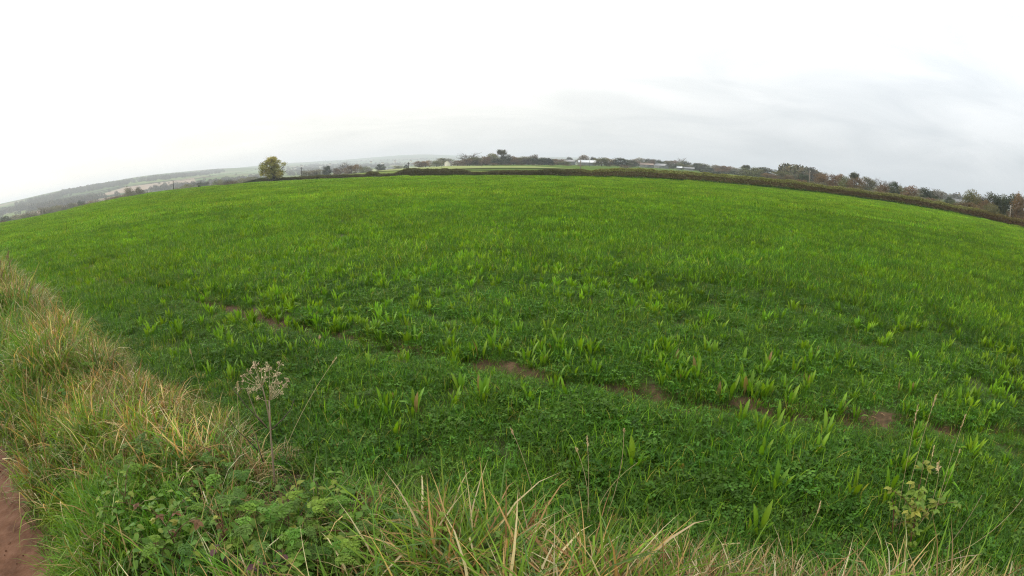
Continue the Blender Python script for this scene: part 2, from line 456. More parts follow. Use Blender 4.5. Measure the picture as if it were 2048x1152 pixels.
# ------------------------------------------------------------------ scattering for what nobody could count
def scatter(name, P, rot, scl, pick, tint, protos):
    """One object: a cloud of points with the prototype clumps set on them."""
    cl = bpy.data.collections.new(name + '_clumps')
    for i, me in enumerate(protos):
        cl.objects.link(bpy.data.objects.new("%s_clump_%02d" % (name, i), me))
    me = bpy.data.meshes.new(name)
    n = len(P)
    me.vertices.add(n); me.vertices.foreach_set('co', np.ascontiguousarray(P, np.float32).ravel())
    a = me.attributes.new('rot', 'FLOAT_VECTOR', 'POINT'); a.data.foreach_set('vector', np.ascontiguousarray(rot, np.float32).ravel())
    a = me.attributes.new('scl', 'FLOAT_VECTOR', 'POINT')
    scl = np.asarray(scl, np.float32)
    if scl.ndim == 1:
        scl = np.repeat(scl[:, None], 3, 1)
    a.data.foreach_set('vector', np.ascontiguousarray(scl).ravel())
    a = me.attributes.new('pick', 'INT', 'POINT'); a.data.foreach_set('value', np.ascontiguousarray(pick, np.int32))
    c4 = np.ones((n, 4), np.float32); c4[:, :3] = tint
    a = me.attributes.new('tint', 'FLOAT_COLOR', 'POINT'); a.data.foreach_set('color', c4.ravel())
    o = obj(name, me)
    g = bpy.data.node_groups.new(name + '_scatter', 'GeometryNodeTree')
    g.interface.new_socket('Geometry', in_out='INPUT', socket_type='NodeSocketGeometry')
    g.interface.new_socket('Geometry', in_out='OUTPUT', socket_type='NodeSocketGeometry')
    gi = node(g, 'NodeGroupInput'); go = node(g, 'NodeGroupOutput')
    ci = node(g, 'GeometryNodeCollectionInfo')
    ci.inputs['Collection'].default_value = cl; ci.inputs['Separate Children'].default_value = True; ci.inputs['Reset Children'].default_value = True
    ip = node(g, 'GeometryNodeInstanceOnPoints'); ip.inputs['Pick Instance'].default_value = True
    def na(kind, nm):
        q = node(g, 'GeometryNodeInputNamedAttribute', data_type=kind); q.inputs['Name'].default_value = nm
        return q.outputs['Attribute']
    er = node(g, 'FunctionNodeEulerToRotation')
    link(g, na('FLOAT_VECTOR', 'rot'), er.inputs[0])
    link(g, gi.outputs[0], ip.inputs['Points']); link(g, ci.outputs[0], ip.inputs['Instance'])
    link(g, na('INT', 'pick'), ip.inputs['Instance Index']); link(g, er.outputs[0], ip.inputs['Rotation']); link(g, na('FLOAT_VECTOR', 'scl'), ip.inputs['Scale'])
    link(g, ip.outputs[0], go.inputs[0])
    md = o.modifiers.new('scatter', 'NODES'); md.node_group = g
    return o

# ------------------------------------------------------------------ the ground, one sheet split by what it is
def axis(extra, first, ratio, far):
    v = [0.0]; st = first
    while v[-1] < far:
        v.append(v[-1] + st); st = max(first, v[-1] * ratio)
    v = np.array(v); v = np.concatenate([-v[:0:-1], v])
    v = v[np.all(np.abs(v[:, None] - np.array(extra)[None]) > first * .55, 1)] if len(extra) else v
    return np.sort(np.concatenate([v, extra]))
sa_ = axis([], .14, .032, 13500)
na_ = axis([V0, V1, RUT - .22, RUT + .22, -3.6], .10, .034, 13500)
S, N = np.meshgrid(sa_, na_, indexing='ij')
GX = S * TX + N * NX; GY = S * TY + N * NY
GZ = height(GX, GY)
gv = np.stack([GX, GY, GZ], -1).reshape(-1, 3)
ns_, nn_ = len(sa_), len(na_)
I, J = np.meshgrid(np.arange(ns_ - 1), np.arange(nn_ - 1), indexing='ij')
quads = np.stack([I * nn_ + J, I * nn_ + J + 1, (I + 1) * nn_ + J + 1, (I + 1) * nn_ + J], -1).reshape(-1, 4)
sm = ((sa_[:-1] + sa_[1:]) / 2)[I].ravel(); nm = ((na_[:-1] + na_[1:]) / 2)[J].ravel()
qx, qy = sm * TX + nm * NX, sm * TY + nm * NY
qd = np.hypot(qx, qy); qa = np.degrees(np.arctan2(qx, qy))
inside = (qd < edge_dist(qa)) & (nm > V1)
is_verge = (nm > V0) & (nm < V1) & (np.abs(sm) < 320)
is_track = (nm > -3.6) & (nm < V0) & (np.abs(sm) < 320)
is_rut = inside & (np.abs(nm - RUT) < .22) & (np.abs(sm) < 45)
def sheet(name, sel, mat, label):
    q = quads[sel]
    u, inv_ = np.unique(q, return_inverse=True)
    me = mesh_np(name, gv[u], inv_.reshape(-1, 4), None, mat, True)
    o = obj(name, me); tag(o, label, None, None, 'structure')
    return o
sheet('track', is_track, M_MUD, 'reddish brown mud track beside the grass verge')
sheet('verge', is_verge, M_SOILV, 'raised grass verge between mud track and field')
sheet('wheel_rut', is_rut, M_RUT, 'bare brown wheel rut running through the green field')
sheet('field', inside & ~is_rut, M_SOILF, 'large green field of short grass and plantain')
sheet('land', ~(inside | is_verge | is_track), M_LAND, 'rolling patchwork farmland falling to a valley and rising to hills')

# ------------------------------------------------------------------ grass of the field
def disc(n, r, rs):
    a = rs.random(n) * 2 * np.pi; q = np.sqrt(rs.random(n)) * r
    return np.stack([np.cos(a) * q, np.sin(a) * q, np.zeros(n)], -1)
G1 = np.array([.096, .200, .009]); G2 = np.array([.165, .29, .016]); GD = np.array([.042, .102, .010]); GY_ = np.array([.28, .25, .05])
def turf_clump(seed, n, rad, l0, l1, w0, w1, clover, seg=3, shade=1.0, mixp=.16):
    rs = np.random.default_rng(seed); g = Geo()
    m = rs.random((n, 1)); c = GD * (1 - m) + G1 * m * 1.1
    c = c * shade
    k = rs.random(n) < mixp; c[k] = G2 * (.8 + .4 * rs.random((k.sum(), 1)))
    k = rs.random(n) < .03; c[k] = GY_
    b = disc(n, rad, rs); b[:, 2] -= .006
    g.add(*blades(b, rs.random(n) * 6.283, rs.random(n) * .6, .2 + rs.random(n) * 1.5, l0 + (l1 - l0) * rs.random(n) ** 1.3, w0 + (w1 - w0) * rs.random(n), c, seg))
    if clover:
        p = disc(clover, rad, rs); hgt = .02 + .045 * rs.random(clover)
        for i in range(clover):
            r_ = .007 + .008 * rs.random(); a0 = rs.random() * 6.28
            col = np.array([.06, .135, .016]) * (.6 + .8 * rs.random())
            for j in range(3):
                a = a0 + j * 2.094; ca, sa = math.cos(a), math.sin(a)
                o = np.array([p[i, 0], p[i, 1], hgt[i]])
                tl = (rs.random(3) - .5) * .008
                q = np.array([o, o + (ca * r_ - sa * r_ * .6, sa * r_ + ca * r_ * .6, tl[0] + .002), o + (ca * r_ * 1.7, sa * r_ * 1.7, tl[1]), o + (ca * r_ + sa * r_ * .6, sa * r_ - ca * r_ * .6, tl[2] + .002)])
                g.add(q, [(0, 1, 2), (0, 2, 3)], col)
    return g.mesh('turf_clump', M_GRASS)
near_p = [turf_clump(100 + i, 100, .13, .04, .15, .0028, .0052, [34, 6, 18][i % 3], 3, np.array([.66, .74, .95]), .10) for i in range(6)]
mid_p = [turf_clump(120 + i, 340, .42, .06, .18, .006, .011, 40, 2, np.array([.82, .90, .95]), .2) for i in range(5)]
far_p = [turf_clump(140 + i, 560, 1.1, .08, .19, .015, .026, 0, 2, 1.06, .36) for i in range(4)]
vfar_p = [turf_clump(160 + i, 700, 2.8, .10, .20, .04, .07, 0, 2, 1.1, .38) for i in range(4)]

def polar_pts(r0, r1, dens, a0=-70, a1=70):
    """Random points in a sector, density per square metre given for the band."""
    area = (r1 * r1 - r0 * r0) * R(a1 - a0) / 2
    n = int(area * dens)
    r = np.sqrt(r0 * r0 + (r1 * r1 - r0 * r0) * rng.random(n)); a = R(a0) + R(a1 - a0) * rng.random(n)
    return np.stack([r * np.sin(a), r * np.cos(a)], -1)
def to_sn(p):
    return p[:, 0] * TX + p[:, 1] * TY, p[:, 0] * NX + p[:, 1] * NY
def in_field(p, margin=0.0):
    s, n = to_sn(p); d = np.hypot(p[:, 0], p[:, 1]); az = np.degrees(np.arctan2(p[:, 0], p[:, 1]))
    return (n > V1 - .12 + margin) & (d < edge_dist(az) + 4)
def rut_bare(p):
    """True where the wheel rut is worn through to soil."""
    s, n = to_sn(p)
    w = .048 + .035 * np.clip(fbm(s * 1.7, s * .0 + 3.0, 21) * 3.4 - 1.45, 0, 1) * (1 - sstep(.5, 4, s)) - .03 * sstep(4, 8, s)
    wob = .08 * (fbm(s * .6, s * 0 + 1.0, 5) - .47)
    return (np.abs(n - RUT - wob) < w) & (s < 45)
def field_tint(p):
    a = fbm(p[:, 0] / 3.1, p[:, 1] / 3.1, 31); b = fbm(p[:, 0] / 22, p[:, 1] / 22, 41); c = fbm(p[:, 0] / .7, p[:, 1] / .7, 51)
    v = .52 + .45 * a + .4 * b + .55 * c - .12
    yel = np.clip((fbm(p[:, 0] / 9, p[:, 1] / 9, 61) - .45) * 2.4, 0, 1)[:, None]
    t = (v * (.72 + .56 * rng.random(len(p))))[:, None] * np.ones((1, 3))
    return t * (1 + yel * np.array([.26, .10, -.1]))
def lay(name, bands, protos, smin, smax, keep=None, label='', tiltmax=.2):
    p = np.concatenate([polar_pts(*b) for b in bands])
    k = in_field(p) & ~rut_bare(p)
    if keep is not None:
        k &= keep(p)
    p = p[k]
    n = len(p)
    P = np.stack([p[:, 0], p[:, 1], height(p[:, 0], p[:, 1])], -1)
    rot = np.stack([(rng.random(n) - .5) * tiltmax, (rng.random(n) - .5) * tiltmax, rng.random(n) * 6.283], -1)
    patchy = (.50 + 1.1 * fbm(p[:, 0] / .55, p[:, 1] / .55, 55)) * (1 - .38 * np.exp(-((to_sn(p)[1] - RUT + .08) / .24) ** 2) * (1 - sstep(25, 45, to_sn(p)[0])))
    o = scatter(name, P, rot, (smin + (smax - smin) * rng.random(n)) * patchy, rng.integers(0, len(protos), n), field_tint(p), protos)
    tag(o, label, 'grass', None, 'stuff')
    return o
lay('short_turf', [(1.2, 5, 110, -82, 82), (5, 9.5, 55, -78, 78)], near_p, .75, 1.4, None, 'short dense grass and clover of the near field')
lay('field_grass', [(7.5, 16, 9), (16, 32, 6)], mid_p, .8, 1.25, None, 'green grass of the middle of the field')
lay('distant_field_grass', [(28, 60, 1.6), (60, 110, 1.0)], far_p, .8, 1.3, None, 'even green grass towards the far hedge')
lay('crest_grass', [(100, 262, .15)], vfar_p, .8, 1.3, None, 'green grass along the crest of the field')

# ------------------------------------------------------------------ plantain clumps
PL1 = np.array([.13, .24, .011]); PL2 = np.array([.095, .185, .010])
def lance(L, W, lean, curl, fold, c, seg=5, wave=0.0):
    t = np.linspace(0, 1, seg + 1); tm = (t[:-1] + t[1:]) / 2
    th = lean + curl * tm ** 1.5
    x = np.concatenate([[0], np.cumsum(np.sin(th))]) * L / seg; z = np.concatenate([[0], np.cumsum(np.cos(th))]) * L / seg
    w = W * .5 * np.clip(LANCE_P(t), .06, 1); w[-1] = W * .02
    tha = np.concatenate([[th[0]], (th[:-1] + th[1:]) / 2, [th[-1]]])
    nx, nz = -np.cos(tha), np.sin(tha)          # leaf normal, towards the clump's middle
    V = []
    for i in range(seg + 1):
        u = fold * w[i] + wave * w[i] * math.sin(i * 2.3)
        V += [(x[i] + nx[i] * u, w[i], z[i] + nz[i] * u), (x[i], 0, z[i]), (x[i] + nx[i] * u, -w[i], z[i] + nz[i] * u)]
    F = []
    for i in range(seg):
        a = 3 * i
        F += [(a, a + 1, a + 4), (a, a + 4, a + 3), (a + 1, a + 2, a + 5), (a + 1, a + 5, a + 4)]
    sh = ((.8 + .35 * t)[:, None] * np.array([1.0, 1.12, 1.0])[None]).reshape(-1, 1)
    return np.array(V), np.array(F), np.asarray(c)[None] * sh
def zrot(V, a, o=(0, 0, 0)):
    c, s = math.cos(a), math.sin(a)
    return np.stack([V[:, 0] * c - V[:, 1] * s + o[0], V[:, 0] * s + V[:, 1] * c + o[1], V[:, 2] + o[2]], -1)
leaf_meshes = []
for i in range(14):
    rs = np.random.default_rng(300 + i)
    m = rs.random()
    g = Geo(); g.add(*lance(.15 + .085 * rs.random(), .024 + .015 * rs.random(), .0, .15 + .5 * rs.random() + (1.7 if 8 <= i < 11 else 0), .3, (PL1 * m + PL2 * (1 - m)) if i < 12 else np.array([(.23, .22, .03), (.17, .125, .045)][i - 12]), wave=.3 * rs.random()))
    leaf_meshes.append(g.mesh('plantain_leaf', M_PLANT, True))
def clump_spec(rs, n):
    out = []
    a0 = rs.random() * 6.28
    for j in range(n):
        lm = leaf_meshes[rs.integers(0, 8)] if rs.random() > .09 else leaf_meshes[8 + rs.integers(0, 6)]
        r_ = .008 + .04 * rs.random()
        a = a0 + j * 2.4 + rs.random() * .5
        out.append((lm, (math.cos(a) * r_, math.sin(a) * r_, -.008), a, .02 + .34 * rs.random() ** 1.3, .75 + .5 * rs.random()))
    return out
def clump_mesh(rs, n, mat, grow=1.0, seg=4):
    g = Geo()
    for j in range(n):
        m = rs.random(); a = rs.random() * 6.28; r_ = .06 * rs.random() * grow
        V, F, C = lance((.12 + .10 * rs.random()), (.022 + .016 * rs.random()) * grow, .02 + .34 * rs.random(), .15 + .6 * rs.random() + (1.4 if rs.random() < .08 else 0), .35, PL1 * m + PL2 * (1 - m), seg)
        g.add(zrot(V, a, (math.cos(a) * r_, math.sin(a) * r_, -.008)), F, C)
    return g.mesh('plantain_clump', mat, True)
# where they grow: patchy, few in the strip by the verge
pp = np.concatenate([polar_pts(1.6, 9, 36, -80, 80), polar_pts(9, 24, 25, -66, 66), polar_pts(24, 60, 7, -66, 66), polar_pts(60, 110, 2, -66, 66)])
s_, n_ = to_sn(pp)
dens = (.28 + .72 * sstep(.36, .54, fbm(pp[:, 0] / .9, pp[:, 1] / .9, 71))) * (.55 + .9 * fbm(pp[:, 0] / 5, pp[:, 1] / 5, 72))
dens *= np.where(n_ < RUT, .42 * sstep(V1 + .1, V1 + .7, n_), 1.0)
keep = in_field(pp, .25) & (rng.random(len(pp)) < dens) & ~rut_bare(pp)
pp = pp[keep]
pp = pp[np.argsort(np.hypot(pp[:, 0], pp[:, 1]))]
azp = np.degrees(np.arctan2(pp[:, 0], pp[:, 1]))
dp = np.hypot(pp[:, 0], pp[:, 1])
seen = (np.abs(azp) < 58 + 6 * (dp < 3)) & (dp > 1.75)
first = np.flatnonzero(seen)[:300]
rest = np.setdiff1d(np.arange(len(pp)), first)
spec_rs = np.random.default_rng(5)
specs = [clump_spec(spec_rs, 4 + i % 6) for i in range(17)]
small_meshes = [clump_mesh(np.random.default_rng(360 + i), 9, M_PLANT) for i in range(6)]
for q, i in enumerate(first):
    x, y = pp[i]
    sz = .48 + .5 * rng.random() ** 1.2
    if q < 190:
        root = obj('plantain_plant', None, None, (x, y, hz(x, y)))
        root.rotation_euler = (0, 0, rng.random() * 6.28); root.scale = (sz, sz, sz)
        for lm, lo, a, lean, s in specs[q % 17]:
            lf = obj('leaf', lm, root, lo)
            lf.rotation_euler = (Matrix.Rotation(a, 3, 'Z') @ Matrix.Rotation(lean, 3, 'Y')).to_euler()
            lf.scale = (s, s, s)
    else:
        root = obj('plantain_plant', small_meshes[q % 6], None, (x, y, hz(x, y)))
        root.rotation_euler = (0, 0, rng.random() * 6.28); root.scale = (sz, sz, sz)
    nn = x * NX + y * NY
    wilt = q < 190 and any(lm in leaf_meshes[12:] for lm, *_ in specs[q % 17])
    where = 'in the strip of turf between verge and wheel rut' if nn < RUT - .3 else 'at the edge of the bare wheel rut' if nn < RUT + .35 else 'in the open field beyond the wheel rut'
    tag(root, ('plantain clump with a withered leaf ' if wilt else 'clump of upright green plantain leaves ') + where, 'plantain', 'plantain clumps in the field')
pr_ = pp[rest]
n = len(pr_)
o = scatter('distant_plantain', np.stack([pr_[:, 0], pr_[:, 1], height(pr_[:, 0], pr_[:, 1])], -1),
            np.stack([np.zeros(n), np.zeros(n), rng.random(n) * 6.28], -1), (.48 + .5 * rng.random(n)) * (1 + .5 * sstep(10, 70, np.hypot(pr_[:, 0], pr_[:, 1]))),
            rng.integers(0, 5, n), field_tint(pr_), [clump_mesh(np.random.default_rng(380 + i), 10, M_PLANTI, 1.15, 3) for i in range(5)])
tag(o, 'countless plantain clumps thinning into the distance of the field', 'plantain', None, 'stuff')

# ------------------------------------------------------------------ distant land: fields, hedgerows, woods
def draped(name, corners, mat, label, lift=.8, nu=24, nv=8):
    """A field whose four corners are sighted from the photo and laid on the land."""
    c = [np.array(p, float) for p in corners]
    V = []
    for i in range(nu + 1):
        for j in range(nv + 1):
            u, v = i / nu, j / nv
            p = (c[0] * (1 - u) + c[1] * u) * (1 - v) + (c[3] * (1 - u) + c[2] * u) * v
            x, y, d = at_px(p[0], p[1], 270, 9000)
            V.append((x, y, hz(x, y) + lift))
    F = [(i * (nv + 1) + j, (i + 1) * (nv + 1) + j, (i + 1) * (nv + 1) + j + 1, i * (nv + 1) + j + 1) for i in range(nu) for j in range(nv)]
    o = obj(name, mesh_np(name, np.array(V), np.array(F), None, mat, True))
    tag(o, label, None, None, 'structure')
draped('stubble_field', [(182, 396), (392, 365), (388, 357), (250, 375)], M_STUBBLE, 'tan stubble field on the slope across the valley', 1.5)
draped('pale_field', [(668, 347), (850, 340), (860, 332.5), (770, 336)], M_PALEF, 'pale yellow-green field rising behind the low hedge', .4)
draped('pale_meadow', [(845, 341), (1150, 338.5), (1068, 333.8), (860, 332.2)], M_PALEF, 'pale yellow-green meadow in front of the row of bushes', .4)
draped('green_field', [(420, 353), (520, 346), (520, 339), (430, 348)], M_GREENF, 'green field under the dark hedgerow left of the lone tree', 1.5)

def leaf_quads(P, size, C, rs, flat=0.0, aspect=1.0):
    """Small leaf shaped faces (two triangles each) turned every way."""
    n = len(P)
    a = rs.normal(size=(n, 3)); a[:, 2] *= 1 - flat
    a /= np.linalg.norm(a, axis=1, keepdims=True)
    b = rs.normal(size=(n, 3)); b = np.cross(a, b); b /= np.linalg.norm(b, axis=1, keepdims=True)
    s = (size * (.6 + .8 * rs.random(n)))[:, None]
    V = np.stack([P - a * s, P + b * s * .55 * aspect, P + a * s, P - b * s * .55 * aspect], 1).reshape(-1, 3)
    k = np.arange(n)[:, None] * 4
    F = np.concatenate([k + np.array([[0, 1, 2]]), k + np.array([[0, 2, 3]])], 0)
    return V, F, np.repeat(C, 4, 0)

TREE_KINDS = {   # width/height of the crown box, base of crown, leaf colours, leaves, bare share
    'oak':     dict(w=.95, b=.02, cols=[(.075, .082, .024), (.050, .062, .020), (.11, .10, .03)], n=3600, lobes=11),
    'dark':    dict(w=.85, b=.05, cols=[(.026, .040, .020), (.036, .050, .022), (.050, .058, .026)], n=3600, lobes=9),
    'brown':   dict(w=.95, b=.02, cols=[(.105, .066, .034), (.080, .056, .030), (.13, .085, .04)], n=3200, lobes=10),
    'golden':  dict(w=.9, b=.02, cols=[(.19, .125, .03), (.14, .10, .03), (.22, .15, .045)], n=3000, lobes=9),
    'olive':   dict(w=.95, b=.02, cols=[(.10, .105, .04), (.125, .12, .05), (.075, .085, .035)], n=3300, lobes=10),
    'grey':    dict(w=.8, b=.02, cols=[(.10, .095, .062), (.12, .11, .075), (.085, .085, .055)], n=2400, lobes=9),
    'bare':    dict(w=.9, b=.2, cols=[(.11, .09, .07), (.13, .105, .075)], n=260, lobes=9),
    'conifer': dict(w=.62, b=.02, cols=[(.018, .030, .017), (.024, .038, .020)], n=2600, lobes=0),
    'bush':    dict(w=1.7, b=.0, cols=[(.085, .058, .038), (.070, .052, .034), (.10, .07, .04)], n=2400, lobes=8),
    'greenbush': dict(w=1.7, b=.0, cols=[(.05, .068, .024), (.075, .085, .03), (.04, .055, .02)], n=2400, lobes=8),
    'crowntop': dict(w=.62, b=.55, cols=[(.06, .065, .03), (.045, .05, .025)], n=1700, lobes=10),
    'lone':    dict(w=.92, b=.06, cols=[(.22, .22, .055), (.16, .17, .045), (.26, .24, .065), (.10, .115, .035)], n=9000, lobes=38),
}
BARE_LIKE = ('bare', 'crowntop', 'lone', 'grey')
def grow_tree(kind, seed):
    k = TREE_KINDS[kind]; rs = np.random.default_rng(seed)
    wg, cg = Geo(), Geo()
    w = k['w'] * .5
    bushy = 'bush' in kind
    top = .93
    # trunk and limbs
    nst = 4 if bushy else 1
    tips = []
    for s in range(nst):
        ax = (rs.random(2) - .5) * (.5 if bushy else .03)
        tp = np.array([[ax[0] * (u if not bushy else .4 + u) + .015 * rs.normal(), ax[1] * (u if not bushy else .4 + u) + .015 * rs.normal(), u * (.75 if not bushy else .6)] for u in np.linspace(0, 1, 6)])
        tp[0, :2] *= .2; tp[0, 2] = -.02
        r0 = .03 if not bushy else .014
        V, F = tube(tp, np.linspace(r0, r0 * .25, 6), 6); wg.add(V, F, (.07, .06, .048))
        nl = {'bare': 16, 'conifer': 6}.get(kind, 9) if not bushy else 3
        for i in range(nl):
            u = max(k['b'] * .8, .12) + (.72 - max(k['b'] * .8, .12)) * (i + rs.random()) / nl
            if bushy: u = .15 + .4 * rs.random()
            j = u / (.75 if not bushy else .6) * 5; a_ = int(min(j, 4)); st = tp[a_] * (1 - j + a_) + tp[a_ + 1] * (j - a_)
            an = rs.random() * 6.28 if not kind == 'bare' else i * 2.4
            rise = .25 + .4 * rs.random()
            ln = w * (.75 + .35 * rs.random()) * (1.0 if u < .55 else .75) * (.7 if kind == 'lone' else 1)
            q = [st + np.array([math.cos(an) * ln * v, math.sin(an) * ln * v, rise * ln * v * (1.1 + v * .6)]) + rs.normal(size=3) * .012 * v for v in np.linspace(0, 1, 5)]
            q = np.array(q)
            V, F = tube(q, np.linspace(r0 * .42, r0 * .1, 5), 4); wg.add(V, F, (.07, .06, .048))
            tips.append(q[-1])
            if kind in BARE_LIKE:
                for _ in range(9 if kind == 'bare' else 4):
                    v = .35 + .65 * rs.random(); c0 = q[int(v * 4)]
                    dirn = np.array([math.cos(an) + rs.normal() * .6, math.sin(an) + rs.normal() * .6, .5 + rs.random()]); dirn /= np.linalg.norm(dirn)
                    l2 = .10 + .13 * rs.random()
                    q2 = np.array([c0, c0 + dirn * l2 * .5 + rs.normal(size=3) * .01, c0 + dirn * l2 + (0, 0, .02)])
                    V, F = tube(q2, [r0 * .15, r0 * .11, r0 * .05], 3); wg.add(V, F, (.085, .07, .058))
                    for _ in range(4 if kind == 'bare' else 0):
                        d3 = dirn + rs.normal(size=3) * .5; d3 /= np.linalg.norm(d3); d3[2] = abs(d3[2])
                        b3 = q2[1] if rs.random() < .5 else q2[2]
                        V, F = tube(np.array([b3, b3 + d3 * .05, b3 + d3 * .09 + rs.normal(size=3) * .008]), [r0 * .07, r0 * .05, r0 * .03], 3); wg.add(V, F, (.10, .085, .07))
    # crown
    n = k['n']; cols = np.array(k['cols']) * (1.3 if kind not in ('dark', 'conifer') else 1.1)
    if kind == 'conifer':
        u = rs.random(n) ** 1.25; rad = w * (1 - u) ** .75 * (.72 + .32 * rs.random(n)) * (1 + .12 * np.sin(u * 40)) + .02
        a = rs.random(n) * 6.28
        P = np.stack([np.cos(a) * rad, np.sin(a) * rad, .02 + u * .96], -1)
        C = cols[rs.integers(0, len(cols), n)] * (.75 + .5 * rs.random((n, 1)))
        cg.add(*leaf_quads(P, np.full(n, .024), C, rs))
    else:
        L = []
        cb = k['b']
        for i in range(k['lobes']):
            u = (i + rs.random()) / k['lobes']
            zc = cb + .12 + (top - .12 - cb - .10) * u
            env = math.sqrt(max(0.02, 1 - ((zc - (cb + (top - cb) * .45)) / ((top - cb) * .62)) ** 2))
            an = i * 2.4 + rs.random(); rr = w * env * (.35 + .35 * rs.random())
            sz = (.16 + .13 * rs.random()) * (k['w'] / .9) ** .5
            if bushy: sz *= 1.15
            if kind == 'crowntop': sz *= .72
            if kind == 'lone': sz = .085 + .06 * rs.random(); env = math.sin(math.pi * (.2 + .76 * u)) ** .7; rr = w * env * (.12 + .78 * rs.random() ** .7)
            L.append((math.cos(an) * rr, math.sin(an) * rr, zc, sz * (1.0 if not bushy else 1.3), sz * .8))
        wts = np.array([l[3] ** 2 for l in L]); wts /= wts.sum()
        for (lx, ly, lz, sr, sh), wt in zip(L, wts):
            m = int(n * wt)
            d = rs.normal(size=(m, 3)); d /= np.linalg.norm(d, axis=1, keepdims=True)
            q = rs.random(m) ** .45 * (1 + .18 * np.sin(d[:, 0] * 7 + lx * 30) * np.cos(d[:, 1] * 6 + lz * 20) + .10 * rs.normal(size=m))
            P = np.stack([lx + d[:, 0] * q * sr, ly + d[:, 1] * q * sr, np.maximum(lz + d[:, 2] * q * sh, .005)], -1)
            lc = cols[rs.integers(0, len(cols))] * (.8 + .4 * rs.random())
            C = .65 * lc + .35 * cols[rs.integers(0, len(cols), m)]
            C = C * (.75 + .5 * rs.random((m, 1)))
            cg.add(*leaf_quads(P, np.full(m, .017 if kind == 'lone' else .025), C, rs))
        if kind == 'lone':   # ivy round the trunk and a dark skirt of scrub
            m = 900; a = rs.random(m) * 6.28; u = rs.random(m)
            rad = .05 + .28 * (1 - u) ** 2 * rs.random(m)
            P = np.stack([np.cos(a) * rad, np.sin(a) * rad, .01 + u * .5 * (1 - .6 * rad / .3)], -1)
            cg.add(*leaf_quads(P, np.full(m, .018), np.array([(.035, .05, .022)]) * (.7 + .6 * rs.random((m, 1))), rs))
    wm = wg.mesh('trunk', M_BARK); cm = cg.mesh('crown', M_TREE)
    # measured size, so that a tree can be given its real height and spread
    V = np.concatenate(cg.v + (wg.v if kind == 'bare' else []))
    return wm, cm, float(V[:, 2].max()), float(np.percentile(np.hypot(V[:, 0], V[:, 1]), 97) * 2)
PROTO = {}
def proto(kind, i):
    key = (kind, i % (2 if kind not in ('oak', 'brown', 'olive', 'dark', 'bare', 'bush') else 3))
    if key not in PROTO:
        PROTO[key] = grow_tree(kind, 500 + 31 * (sorted(TREE_KINDS).index(kind)) + key[1])
    return PROTO[key]
ntree = 0
def tree_at(x, y, h, wid, kind, label, group=None, name=None, cat='tree', sink=.15):
    global ntree
    ntree += 1
    wm, cm, ph, pw = proto(kind, ntree)
    bush = 'bush' in kind
    root = obj(name or ('bush' if bush else 'bare_tree' if kind == 'bare' else 'conifer' if kind == 'conifer' else 'broadleaf_tree'), None, None, (x, y, hz(x, y) - sink))
    root.scale = (wid / pw, wid / pw, (h + sink) / ph)
    root.rotation_euler = (0, 0, rng.random() * 6.28)
    obj('stems' if bush else 'trunk', wm, root); obj('crown', cm, root)
    tag(root, label, 'bush' if bush else cat, group)
    return root
def tree_px(px, ytop, d, wpx, kind, label, group=None, **kw):
    """Top of the crown at a photo pixel, standing d metres away; its height follows from the land there."""
    t = on_ray(px, ytop, d)
    h = t.z - hz(t.x, t.y)
    return tree_at(t.x, t.y, max(h, 1.0), wpx / FPX * d * 1.55, kind, label, group, **kw)

# --- the lone tree and what grows along the crest
tree_px(545, 311, 226, 34, 'lone', 'lone tall yellowing tree with ivy-clad trunk at the end of the hedge', name='broadleaf_tree')
tree_px(457, 361, 205, 27, 'bush', 'round brown bush alone on the crest between lone tree and dark pole')
tree_px(398, 370, 203, 5, 'dark', 'tiny dark sapling on the crest beside the round brown bush')
tree_px(232, 391, 215, 34, 'bush', 'wide brown thicket showing over the crest below the tan stubble field')
tree_px(172, 407, 212, 14, 'bush', 'small brown bush showing over the crest below the valley wood')
tree_px(4, 441, 190, 14, 'bush', 'dark bush at the far end of the mud track verge')
